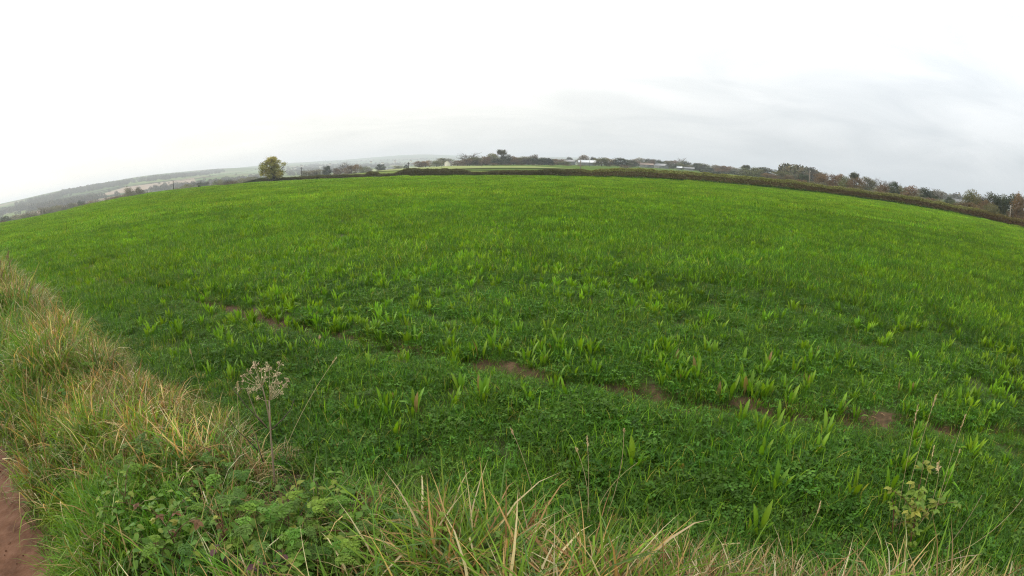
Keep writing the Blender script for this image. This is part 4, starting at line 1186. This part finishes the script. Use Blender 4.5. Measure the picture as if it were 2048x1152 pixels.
forb_c = np.array([at_px(a, b, .8, 30, .2)[:2] for a, b in ((255, 985), (330, 1040), (420, 1080), (500, 1060), (590, 1060), (670, 1080), (380, 960), (90, 640), (548, 975), (560, 930))])
def forb(p):
    return np.exp(-(np.min(np.hypot(p[:, None, 0] - forb_c[None, :, 0], p[:, None, 1] - forb_c[None, :, 1]), 1) / .24) ** 2)
def verge_lay(name, protos, parts, keepf, scalef, tintf, label, cat='grass'):
    s = np.concatenate([a[0] for a in parts]); n = np.concatenate([a[1] for a in parts])
    p = sn_xy(s, n)
    az = np.degrees(np.arctan2(p[:, 0], p[:, 1])); d = np.hypot(p[:, 0], p[:, 1])
    fb = forb(p)
    k = (d > .95) & (np.abs(az) < 78) & (rng.random(len(s)) < keepf(s, n) * (1 - .6 * fb))
    fb = fb[k]
    s, n, p, d = s[k], n[k], p[k], d[k]; m = len(s)
    P = np.stack([p[:, 0], p[:, 1], height(p[:, 0], p[:, 1])], -1)
    # blades near the track lean out over it
    tilt = np.clip(.52 - n, 0, .25)
    rot = np.stack([rng.normal(size=m) * .12 + tilt * NY * .9, rng.normal(size=m) * .12 - tilt * NX * .9, rng.random(m) * 6.28], -1)
    o = scatter(name, P, rot, scalef(s, n) * (1 - .4 * fb) * (.8 + .4 * rng.random(m)) * (1 + .5 * sstep(8, 30, d)), rng.integers(0, len(protos), m), tintf(p), protos)
    return tag(o, label, cat, None, 'stuff')
nb = lambda s: 1.48 + .20 * (1 - sstep(.2, 1.8, s))
hump = lambda s, n: (.25 + .75 * (1 - sstep(nb(s) - .45, nb(s) + .15, n))) * (.66 + .95 * fbm(s * 1.6, n * 1.6, 111)) * (1 + .55 * sstep(3.5, 9, s))
base_strips = [strip(-4, 6, .09, 1.95, 62), strip(6, 14, .09, 1.95, 34), strip(14, 60, .09, 1.95, 10)]
straw_n = lambda s, n: np.clip(sstep(nb(s) - .85, nb(s) - .35, n) * (1 - sstep(nb(s) + .05, nb(s) + .3, n)) * 1.1 + .12, 0, 1)
straw_p = lambda s, n: np.clip((straw_n(s, n) + .35 * sstep(4, 8, s)) * sstep(.36, .52, fbm(s * 1.1, n * 1.4, 121)) * 1.6, .01, 1)
vt = lambda p: ((.45 + 1.05 * fbm(p[:, 0] * 2.1, p[:, 1] * 2.1, 131)) * (.7 + .6 * rng.random(len(p))))[:, None] * (1 + np.clip(fbm(p[:, 0] * .8, p[:, 1] * .8, 132)[:, None] - .45, -.3, .5) * np.array([[.9, .2, -.4]]))
verge_lay('verge_grass', green_t, base_strips, lambda s, n: .80 * (1 - .7 * straw_p(s, n)), lambda s, n: hump(s, n) * 1.15, vt, 'long green arching grass of the verge')
verge_lay('mixed_grass', mixed_t, base_strips, lambda s, n: .14 + .22 * straw_n(s, n), lambda s, n: hump(s, n) * 1.1, vt, 'half withered long grass of the verge')
verge_lay('dry_grass', straw_t, base_strips, lambda s, n: .62 * straw_p(s, n), lambda s, n: hump(s, n) * 1.0, lambda p: np.ones((len(p), 3)) * (.75 + .5 * fbm(p[:, 0] * 2, p[:, 1] * 2, 133))[:, None], 'straw coloured dead grass along the field side of the verge')
verge_lay('verge_turf', near_p, [strip(-4, 14, .04, 1.75, 60)], lambda s, n: np.ones_like(s) * .8, lambda s, n: np.ones_like(s) * 1.1, vt, 'short grass filling in between the verge tussocks')
# a lush fresh patch by the track, and tall withered weeds further along
fx, fy, fd = at_px(240, 1075)
m = 46
q = np.stack([fx + rng.normal(size=m) * .17, fy + rng.normal(size=m) * .17], -1)
o = scatter('lush_grass', np.stack([q[:, 0], q[:, 1], height(q[:, 0], q[:, 1])], -1), np.stack([rng.normal(size=m) * .15 + .2, rng.normal(size=m) * .15 - .1, rng.random(m) * 6.28], -1), .85 + .4 * rng.random(m), rng.integers(0, 3, m), np.ones((m, 3)) * np.array([.95, 1.2, .9]), fresh_t)
tag(o, 'lush bright green grass drooping by the mud track', 'grass', None, 'stuff')

def leaf_shape(L, W, c, teeth=5, fold=.25, droop=.5, dark=None):
    """A toothed oval leaf lying along x."""
    g = Geo()
    n = 2 * teeth + 1
    t = np.linspace(0, 1, n)
    w = W * .5 * np.sin(np.pi * t ** .75) * np.where(np.arange(n) % 2 == 1, 1.0, .84)
    w[0] = w[-1] = 0.0004
    x = L * t; z = -droop * L * t ** 2 * .5
    V = np.concatenate([np.stack([x, w, z + fold * w], -1), np.stack([x, 0 * w, z], -1), np.stack([x, -w, z + fold * w], -1)])
    F = []
    for i in range(n - 1):
        F += [(n + i, n + i + 1, i + 1), (n + i, i + 1, i), (n + i, 2 * n + i, 2 * n + i + 1), (n + i, 2 * n + i + 1, n + i + 1)]
    return V, np.array(F), np.asarray(c)
def place(V, az, pitch, roll=0.0, o=(0, 0, 0), s=1.0):
    M = np.array(Matrix.Rotation(az, 3, 'Z') @ Matrix.Rotation(-pitch, 3, 'Y') @ Matrix.Rotation(roll, 3, 'X'))
    return (V * s) @ M.T + np.asarray(o)
def trifoliate(seed, c):
    rs = np.random.default_rng(seed); g = Geo()
    for a, l in ((0, .048), (1.2, .038), (-1.2, .038)):
        V, F, C = leaf_shape(l, l * .72, np.array(c) * (.85 + .3 * rs.random()), 4)
        g.add(place(V, a + rs.normal() * .1, rs.normal() * .2, rs.normal() * .3, (.022, 0, 0)), F, C)
    V, F = tube(np.array([(0, 0, 0), (.012, 0, .002), (.024, 0, 0)]), .0009, 4); g.add(V, F, np.array(c) * .8)
    return g.mesh('bramble_leaf', M_LEAF)
def frond(seed, c):
    rs = np.random.default_rng(seed); g = Geo()
    Lr = .15
    for i in range(6):
        t = .25 + .75 * i / 5; x = Lr * t; z = .02 * math.sin(t * 2.2) - .03 * t * t
        for sd_ in (-1, 1):
            pl = .065 * (1.15 - t)
            for k in range(4):
                u = (k + .6) / 4
                for s2 in (-1, 1, 0) if k < 3 else (0,):
                    V, F, C = leaf_shape(.022 * (1.2 - .5 * u) * (1.3 - .6 * t), .012 * (1.3 - .6 * t), np.array(c) * (.75 + .5 * rs.random()), 2, .2, .4)
                    a = sd_ * (.95 - .5 * t) + s2 * .8
                    g.add(place(V, a, rs.normal() * .25, rs.normal() * .4, (x + math.cos(sd_ * .95) * pl * u, math.sin(sd_ * .95) * pl * u, z - .01 * u)), F, C)
    V, F, C = leaf_shape(.04, .02, c, 3); g.add(place(V, 0, -.3, 0, (Lr, 0, -.012)), F, C)
    V, F = tube(np.array([(-.06, 0, -.05), (0, 0, 0), (Lr * .5, 0, .017), (Lr, 0, -.01)]), .0011, 4); g.add(V, F, np.array(c) * .8)
    return g.mesh('frond', M_LEAF)
fronds = [frond(900 + i, [(.10, .20, .022), (.13, .23, .025), (.08, .16, .025)][i]) for i in range(3)]
yfronds = [frond(905, (.10, .155, .03))]
brams = [trifoliate(910 + i, [(.16, .24, .03), (.10, .18, .025), (.22, .23, .035), (.15, .08, .035)][i]) for i in range(4)]
def oval(c, L=.06, W=.042):
    g = Geo(); g.add(*leaf_shape(L, W, c, 6, .22, .6)); return g.mesh('oval_leaf', M_LEAF)
ovals = [oval((.09, .18, .022)), oval((.11, .21, .025)), oval((.17, .21, .03)), oval((.10, .045, .05)), oval((.07, .035, .04))]
def ground_px(x, y, up=.25):
    """Foot of a plant whose leaves show at this pixel, leaves about up above the soil."""
    X, Y, d = at_px(x, y, .8, 60, up)
    return X, Y, hz(X, Y)
prs = np.random.default_rng(17)
def parsley(px, py, label, n=8, s=1.0, bank=fronds):
    X, Y, Z = ground_px(px, py, .20)
    root = obj('parsley_plant', None, None, (X, Y, Z)); root.rotation_euler = (0, 0, prs.random() * 6.28)
    g = Geo()
    for i in range(n):
        a = i * 2.4 + prs.random() * .6; hgt = (.12 + .16 * prs.random()) * s; r_ = .02 + .05 * prs.random()
        p = np.array((math.cos(a) * r_, math.sin(a) * r_, hgt))
        V, F = tube(np.array([(0, 0, -.02), p * (.5, .5, .6), p]), [.002, .0017, .0012], 4); g.add(V, F, (.09, .12, .03))
        lf = obj('leaf', bank[prs.integers(0, len(bank))], root, p)
        lf.rotation_euler = (Matrix.Rotation(a, 3, 'Z') @ Matrix.Rotation(-.35 + .5 * prs.random(), 3, 'Y')).to_euler()
        q = (.45 + .35 * prs.random()) * s; lf.scale = (q, q, q)
    obj('stalks', g.mesh('stalks', M_LEAF), root)
    tag(root, label, 'parsley plant', 'parsley plants on the verge')
PAR = 'ferny green parsley plant among the long verge grass'
for px, py, lb, n_l, s in [(272, 925, 'bright upright ferny plant standing above the bramble by the track', 10, 1.25), (235, 950, PAR, 7, 1), (310, 965, PAR, 8, 1), (395, 940, PAR, 8, 1), (455, 960, PAR, 8, 1), (440, 1010, PAR, 8, 1),
                           (500, 1045, PAR, 8, 1.1), (560, 1035, PAR, 9, 1.1), (610, 1075, PAR, 9, 1.1), (640, 1020, PAR, 7, 1), (540, 1090, PAR, 9, 1.1), (690, 1080, PAR, 8, 1), (660, 1130, PAR, 8, 1), (345, 1095, PAR, 7, 1),
                           (150, 790, PAR, 7, 1), (190, 735, PAR, 7, 1), (85, 640, PAR, 8, 1.2), (40, 665, PAR, 8, 1.2), (110, 610, PAR, 7, 1.1), (60, 760, PAR, 7, 1), (330, 905, PAR, 7, 1), (720, 1010, PAR, 7, .9)]:
    parsley(px, py, lb, n_l, s, yfronds if lb != PAR else fronds)
def curve_pts(a, b, bend, k=7):
    a, b = Vector(a), Vector(b)
    return np.array([list(a.lerp(b, u) + Vector(bend) * (4 * u * (1 - u))) for u in np.linspace(0, 1, k)])
def bramble(px0, py0, px1, py1, label, nl=22, reach=.10, cols=(0, 1, 1, 2), up=.0, side=3, big=1.0):
    X, Y, d = at_px(px0, py0, .8, 30, up); Z = hz(X, Y)
    foot = Vector((X, Y, Z)); tp = on_ray(px1, py1, math.hypot(X, Y) + .04)
    root = obj('bramble_plant', None, None, foot)
    b = tp - foot
    main = curve_pts((0, 0, -.02), b, (.02, .03, .04))
    V, F = tube(main, np.linspace(.0035, .0016, 7), 5)
    g = Geo(); g.add(V, F, (.12, .045, .032)); obj('stem', g.mesh('stem', M_STRAW), root)
    arms = [main]
    for i in range(side):
        st = main[2 + i % 4]; a = prs.random() * 6.28
        e = st + np.array((math.cos(a) * reach * 1.3, math.sin(a) * reach * 1.3, .03 + .1 * prs.random()))
        br = curve_pts(st, e, (0, 0, .02), 5); arms.append(br)
        V, F = tube(br, np.linspace(.002, .001, 5), 4); g = Geo(); g.add(V, F, (.12, .05, .034)); obj('side_shoot', g.mesh('side_shoot', M_STRAW), root)
    for i in range(nl):
        ar = arms[prs.integers(0, len(arms))] if i % 3 else main
        u = .15 + .85 * prs.random(); k = int(u * (len(ar) - 1.001)); p = ar[k] + (ar[k + 1] - ar[k]) * prs.random()
        a = prs.random() * 6.28
        lf = obj('leaf', brams[cols[prs.integers(0, len(cols))]], root, p + prs.normal(size=3) * .006)
        lf.rotation_euler = (Matrix.Rotation(a, 3, 'Z') @ Matrix.Rotation(-.5 + .7 * prs.random(), 3, 'Y')).to_euler()
        q = (.42 + .4 * prs.random()) * big; lf.scale = (q, q, q)
    tag(root, label, 'bramble')
bramble(372, 1165, 300, 1015, 'red-stemmed bramble with small yellow-green leaves by the mud track', 40, .14, (0, 1, 1, 2, 3), side=5)
bramble(455, 1150, 430, 1040, 'short bramble with russet leaves between the ferny plants', 22, .11, (1, 1, 3, 2), side=3)
bramble(850, 1165, 893, 1028, 'slender bramble shoot with yellow-green leaves at the foot of the verge', 14, .08, (0, 0, 2), side=2)
bramble(925, 1160, 960, 1075, 'low spreading bramble with bright leaves beside the slender shoot', 26, .14, (0, 0, 1, 2), side=4)
bramble(1815, 1120, 1838, 968, 'upright briar with pale yellow-green leaves among dry seed stalks', 64, .15, (0, 0, 2), side=6, big=1.35)
bramble(1780, 1105, 1785, 1000, 'small briar shoot with few pale leaves beside the upright briar', 12, .06, (0, 2), side=2)
bramble(660, 1075, 757, 981, 'bare leaning bramble stem with a few dull leaves above the ferny plants', 7, .05, (1, 3), side=2)
bramble(470, 980, 395, 890, 'dark thin bramble stem arching out of the withered grass', 9, .06, (1, 3, 2), side=2)
bramble(260, 1090, 245, 985, 'leafy bramble with dull green leaves below the bright ferny plant', 34, .13, (1, 1, 0), side=5)
bramble(560, 1140, 575, 1030, 'leafy bramble with yellowing leaves under the hogweed', 34, .13, (1, 0, 2, 1), side=5)
bramble(700, 1150, 690, 1060, 'low bramble patch with green leaves among long grass', 28, .12, (1, 1, 0), side=4)
def nettle(px, py, label, cols, tiers=5, s=1.0):
    X, Y, Z = ground_px(px, py, .2)
    root = obj('nettle_plant', None, None, (X, Y, Z)); root.rotation_euler = (prs.normal() * .15, prs.normal() * .15, prs.random() * 6.28)
    Ht = .24 * s
    V, F = tube(np.array([(0, 0, -.02), (.008, 0, Ht * .5), (.0, .006, Ht)]), [.003, .0025, .0015], 5)
    g = Geo(); g.add(V, F, (.09, .09, .035)); obj('stem', g.mesh('stem', M_LEAF), root)
    for t in range(tiers):
        z = Ht * (.35 + .65 * t / (tiers - 1))
        for k in range(2):
            a = t * 1.57 + k * 3.14 + prs.normal() * .2
            lf = obj('leaf', ovals[cols[prs.integers(0, len(cols))]], root, (math.cos(a) * .006, math.sin(a) * .006, z))
            lf.rotation_euler = (Matrix.Rotation(a, 3, 'Z') @ Matrix.Rotation(-.25 + .5 * prs.random(), 3, 'Y')).to_euler()
            q = (1.0 - .4 * t / tiers) * s * (.85 + .3 * prs.random()); lf.scale = (q, q, q)
    tag(root, label, 'nettle', 'nettles on the verge')
NET = 'leafy green nettle in the low growth of the verge'
for px, py in [(300, 1120), (255, 1010), (350, 1045), (410, 1090), (395, 1050), (480, 1110), (225, 990), (585, 1120), (770, 1120), (1010, 1120), (275, 1080), (320, 1070), (370, 1120), (440, 1060), (520, 1020), (560, 1065), (620, 1045), (690, 1040), (745, 1060), (210, 1040), (330, 1000), (380, 985), (600, 985), (860, 1090), (940, 1130), (465, 1090)] + [(210 + 500 * prs.random(), 960 + 180 * prs.random()) for _ in range(26)]:
    nettle(px, py, NET, (0, 1, 1, 2))
nettle(428, 1105, 'purple-brown withered nettle beside the russet bramble', (3, 4), 4)
nettle(492, 1135, 'dark purple withered nettle under the ferny plants', (3, 4), 4)
nettle(552, 1140, 'purplish low nettle furthest along from the russet bramble', (3, 4, 0), 4)

# ------------------------------------------------------------------ the dead hogweed
hd_ = 2.22
def hp(zx, zy, dd=0.0):
    return on_ray(440 + zx / 4.43, 700 + zy / 4.43, hd_ + dd)
fpos = hp(485, 1300); foot = Vector((fpos.x, fpos.y, hz(fpos.x, fpos.y)))
hog = obj('dead_hogweed', None, None, foot)
def hrel(p): return np.array(list(p - foot))
HC = (.24, .185, .12); HD = (.085, .062, .048); HL = (.46, .37, .23)
def hpart(name, pts, r0, r1, col, parent=None, sides=6):
    V, F = tube(np.array(pts), np.linspace(r0, r1, len(pts)), sides); g = Geo(); g.add(V, F, col)
    return obj(name, g.mesh(name, M_STRAW, True), parent or hog)
main = [np.array((0, 0, -.03))] + [hrel(hp(*q)) for q in ((478, 1100), (462, 900), (450, 760), (444, 600), (436, 448))]
hpart('stem', main, .006, .0036, HC)
hpart('second_stem', [hrel(hp(450, 700, .01)), hrel(hp(428, 560, .03)), hrel(hp(400, 420, .04)), hrel(hp(372, 318, .05))], .004, .003, HC)
for pts, c in (([(455, 705), (560, 610), (630, 520), (660, 430)], HD), ([(420, 695), (330, 600), (220, 480), (115, 338)], HD), ([(412, 680), (320, 570), (262, 420), (240, 345)], HC), ([(335, 890), (250, 800), (140, 700), (60, 582)], HD), ([(385, 995), (345, 880), (318, 735)], HD)):
    dd = prs.normal() * .04
    hpart('branch', [hrel(hp(a, b, dd * i / 3)) for i, (a, b) in enumerate(pts)], .0032, .0016, c)
hubs = [(436, 446, 0.0), (372, 316, .05)]
um = [(318, 135, 1), (312, 168, 1), (408, 145, 1), (436, 176, 0), (525, 140, 0), (260, 205, 1), (220, 235, 1), (203, 270, 1), (365, 190, 1), (405, 196, 1), (510, 224, 0), (185, 345, 1), (590, 285, 0), (525, 302, 0), (268, 365, 1), (355, 430, 0), (345, 330, 1),
      (452, 342, 0), (525, 386, 0), (470, 245, 0), (290, 350, 1), (560, 330, 0), (395, 260, 1), (480, 395, 0), (330, 265, 1), (500, 300, 0)]
for zx, zy, k in um:
    hx_, hy_, hdp = hubs[k]
    dd = hdp + prs.normal() * .045
    a = hrel(hp(hx_, hy_, hdp)); b = hrel(hp(zx, zy, dd))
    mid = (a + b) / 2 + np.array((0, 0, -.008))
    ray = hpart('umbel_ray', [a, mid, b], .0012, .0008, HL, None, 4)
    g = Geo()
    outd = (b - a) / (np.linalg.norm(b - a) + 1e-9)
    for _ in range(12):
        d3 = outd * .7 + prs.normal(size=3) * .65 + (0, 0, .25); d3 /= np.linalg.norm(d3)
        l3 = .014 + .013 * prs.random()
        V, F = tube(np.array([b, b + d3 * l3 * .6, b + d3 * l3]), [.0009, .0007, .0009], 3); g.add(V, F, np.array(HL) * (.8 + .5 * prs.random()))
        e = b + d3 * l3
        V, F, C = leaf_shape(.008, .0052, np.array(HL) * (.9 + .5 * prs.random()), 1, .1, .0)
        g.add(place(V, prs.random() * 6.28, prs.normal() * .6, prs.random() * 3, e), F, C)
    obj('seed_cluster', g.mesh('seed_cluster', M_STRAW), ray)
tag(hog, 'tall dead hogweed with branching dry seed umbels standing out of the verge', 'dead hogweed')

# ------------------------------------------------------------------ dry grass stalks with seed heads
def stalk(p0, p1, label, head=.07, lean=.02, up=.05, dd=.03, col=(.42, .33, .18), bend=None, r=.0017, loose=False, group='dry seed stalks'):
    X, Y, d = at_px(p0[0], p0[1], .8, 40, up); Z = hz(X, Y)
    foot = Vector((X, Y, Z)); tp = on_ray(p1[0], p1[1], math.hypot(X, Y) + dd)
    root = obj('dry_grass_stalk', None, None, foot)
    pts = curve_pts((0, 0, -.01), tp - foot, bend if bend else (prs.normal() * .02, prs.normal() * .02, .01), 8)
    V, F = tube(pts, np.linspace(r, r * .6, 8), 4); g = Geo(); g.add(V, F, col); obj('stem', g.mesh('stem', M_STRAW), root)
    if head:
        g = Geo(); dv = pts[-1] - pts[-2]; dv /= np.linalg.norm(dv)
        for i in range(34):
            u = i / 33; b = pts[-1] - dv * head * (1 - u)
            V, F, C = leaf_shape(.013 * (1.25 - .5 * u) * (1.5 if loose else 1), .0042, np.array((.50, .39, .22)) * (.75 + .5 * prs.random()), 1, .2, .2)
            d3 = dv * (1.1 if not loose else .6) + prs.normal(size=3) * (.35 if not loose else .6)
            g.add(place(V, math.atan2(d3[1], d3[0]), math.atan2(d3[2], math.hypot(d3[0], d3[1])), prs.random() * 3, b), F, C)
        obj('seed_head', g.mesh('seed_head', M_STRAW), root)
    tag(root, label, 'grass stalk', group)
stalk((1174, 1040), (1174, 874), 'straight pale stalk with narrow seed head above the straw tussock', .05)
stalk((1178, 1040), (1152, 896), 'pale stalk with nodding tip leaning from the straw tussock', .03)
stalk((1205, 1040), (1248, 859), 'leaning stalk with a pale leaf halfway up beside the straw tussock', .02)
stalk((1190, 1040), (1275, 925), 'short thin stalk slanting out of the straw tussock', .0)
stalk((1072, 1000), (1022, 858), 'thin stalk with small seed head leaning away from the straw tussock', .04)
stalk((1290, 1105), (1478, 1086), 'almost flat pale stalk with long seed head lying over the grass', .09, dd=.12)
stalk((1357, 1120), (1356, 1040), 'short straight straw beside the flat lying stalk', .0)
stalk((1796, 1070), (1836, 811), 'tall stalk with plump seed head left of the upright briar', .09)
stalk((1800, 1075), (1872, 791), 'tallest dry stalk with narrow seed head over the upright briar', .06)
stalk((1870, 1040), (1931, 830), 'tall dry stalk with plump seed head right of the upright briar', .08)
stalk((1830, 1040), (1868, 893), 'shorter dry stalk with plump seed head behind the upright briar', .06)
stalk((1850, 1060), (1920, 900), 'forked dry stalk with tiny seed head right of the upright briar', .02)
stalk((1825, 1060), (1878, 925), 'ragged dry stalk with loose seed head over the briar', .05, loose=True)
stalk((1583, 1075), (1641, 1004), 'bent straw stalk with drooping seed head before the upright briar', .06)
stalk((1880, 1105), (1964, 990), 'thick forked dead stem beyond the upright briar', .0, r=.0022, col=(.30, .23, .15))
stalk((1850, 1120), (2046, 997), 'long slanting dead stem reaching past the briar', .0, r=.002, col=(.32, .24, .15), dd=.25)
stalk((1790, 1155), (1955, 1110), 'thick pale dead stem arching low along the verge', .0, r=.003, col=(.40, .30, .20), bend=(0, 0, .05), dd=.2)
stalk((612, 880), (640, 672), 'tall hair-thin grass stalk right of the dead hogweed', .025, r=.0009, col=(.25, .26, .10))
stalk((560, 900), (672, 716), 'slanting green-brown stalk with seed head right of the dead hogweed', .05)
stalk((600, 910), (688, 884), 'drooping straw seed head just right of the hogweed stem', .09, loose=True, dd=.05)
stalk((490, 940), (475, 765), 'thin pale stalk left of the dead hogweed umbels', .03)
stalk((420, 880), (380, 700), 'thin dry stalk in the withered grass left of the hogweed', .03)
stalk((292, 780), (247, 695), 'pale leaning straw in the withered grass clump', .0, col=(.45, .36, .24))
stalk((1240, 1150), (1120, 1010), 'long straw bending over the straw tussock', .0, col=(.45, .34, .16))
stalk((240, 1160), (205, 1095), 'folded yellow straw by the lush grass at the track', .0, r=.002, col=(.5, .36, .14))
def dock(px, py0, py1, label, s=1.0):
    X, Y, d = at_px(px, py0, 2, 60, .2); Z = hz(X, Y); foot = Vector((X, Y, Z)); tp = on_ray(px + 6, py1, d)
    h = tp.z - Z
    root = obj('dead_dock_stalk', None, None, foot)
    V, F = tube(curve_pts((0, 0, -.02), (.04, .02, h), (.02, 0, 0)), np.linspace(.006, .0025, 7), 5); g = Geo(); g.add(V, F, (.17, .10, .065)); obj('stem', g.mesh('stem', M_STRAW), root)
    for k in range(7):
        a = k * 2.4; z0 = h * (.35 + .08 * k); l = h * .25 * (1 - .08 * k)
        br = curve_pts((.03 * z0 / h, .01, z0), (.03 + math.cos(a) * l * .6, math.sin(a) * l * .6, z0 + l * .8), (0, 0, 0), 5)
        g = Geo(); V, F = tube(br, np.linspace(.003, .0015, 5), 4); g.add(V, F, (.10, .055, .035))
        m = 60; u = prs.random(m); ii = np.minimum((u * 4).astype(int), 3)
        P = br[ii] + (br[ii + 1] - br[ii]) * (u * 4 - ii)[:, None] + prs.normal(size=(m, 3)) * .012
        g.add(*leaf_quads(P, np.full(m, .011), np.array([(.24, .15, .09)]) * (.6 + .8 * prs.random((m, 1))), prs))
        obj('seed_spike', g.mesh('seed_spike', M_STRAW), root)
    tag(root, label, 'dock stalk')
dock(22, 560, 492, 'tallest rusty dead dock stalk at the far end of the verge')
dock(6, 585, 512, 'rusty dead dock stalk by the track side of the verge')
dock(62, 600, 556, 'short rusty dead dock stalk on the field side of the verge')

# clods and little stones on the mud track
def clod(seed):
    rs = np.random.default_rng(seed)
    d = rs.normal(size=(14, 3)); d /= np.linalg.norm(d, axis=1, keepdims=True)
    import bmesh
    bm = bmesh.new()
    for p in d * (.7 + .4 * rs.random((14, 1))) * (1, .8, .55):
        bm.verts.new(p)
    bmesh.ops.convex_hull(bm, input=bm.verts)
    me = bpy.data.meshes.new('clod'); bm.to_mesh(me); bm.free(); me.materials.append(M_MUD); return me
s, n = strip(1, 9, -1.8, .14, 90)
s = np.concatenate([s, -5 + 14 * rng.random(1100)]); n = np.concatenate([n, RUT + .07 * rng.normal(size=1100)])
p = sn_xy(s, n); m = len(p)
o = scatter('mud_clods', np.stack([p[:, 0], p[:, 1], height(p[:, 0], p[:, 1])], -1), rng.random((m, 3)) * 6.28, .004 + .016 * rng.random(m) ** 3, rng.integers(0, 4, m), np.ones((m, 3)), [clod(950 + i) for i in range(4)])
tag(o, 'small clods and stones on the mud track and in the wheel rut', 'clods', None, 'stuff')

# dead straw lying in the wheel rut
m = 1500
s = -5 + 22 * rng.random(m); n = RUT + .09 * rng.normal(size=m)
p = sn_xy(s, n)
base = np.stack([p[:, 0], p[:, 1], height(p[:, 0], p[:, 1]) + .006], -1)
g = Geo(); q = rng.random((m, 1))
g.add(*blades(base, rng.random(m) * 6.28, 1.35 + .2 * rng.random(m), .1 + .2 * rng.random(m), .04 + .07 * rng.random(m), .003 + .003 * rng.random(m), ST1 * q + ST2 * (1 - q), 2))
o = obj('straw_litter', g.mesh('straw_litter', M_STRAW)); tag(o, 'dead straw lying in the bare wheel rut', 'straw', None, 'stuff')

# ------------------------------------------------------------------ the hazy air
HZ = mat_new('haze_air'); t = HZ.node_tree
pv = node(t, 'ShaderNodeVolumePrincipled')
pv.inputs['Color'].default_value = (.86, .93, 1.0, 1); pv.inputs['Density'].default_value = .00023; pv.inputs['Anisotropy'].default_value = .25
ho = node(t, 'ShaderNodeOutputMaterial'); link(t, pv.outputs[0], ho.inputs['Volume'])
try:
    HZ.cycles.homogeneous_volume = True
except AttributeError:
    pass
V, F = box(-19500, 19500, -19500, 19500, float(gv[:, 2].min()) - 2, float(gv[:, 2].max()) + 45)
hz_o = obj('haze', mesh_np('haze', V, F, None, HZ)); tag(hz_o, 'thin pale haze lying over the whole valley', 'haze', None, 'stuff')
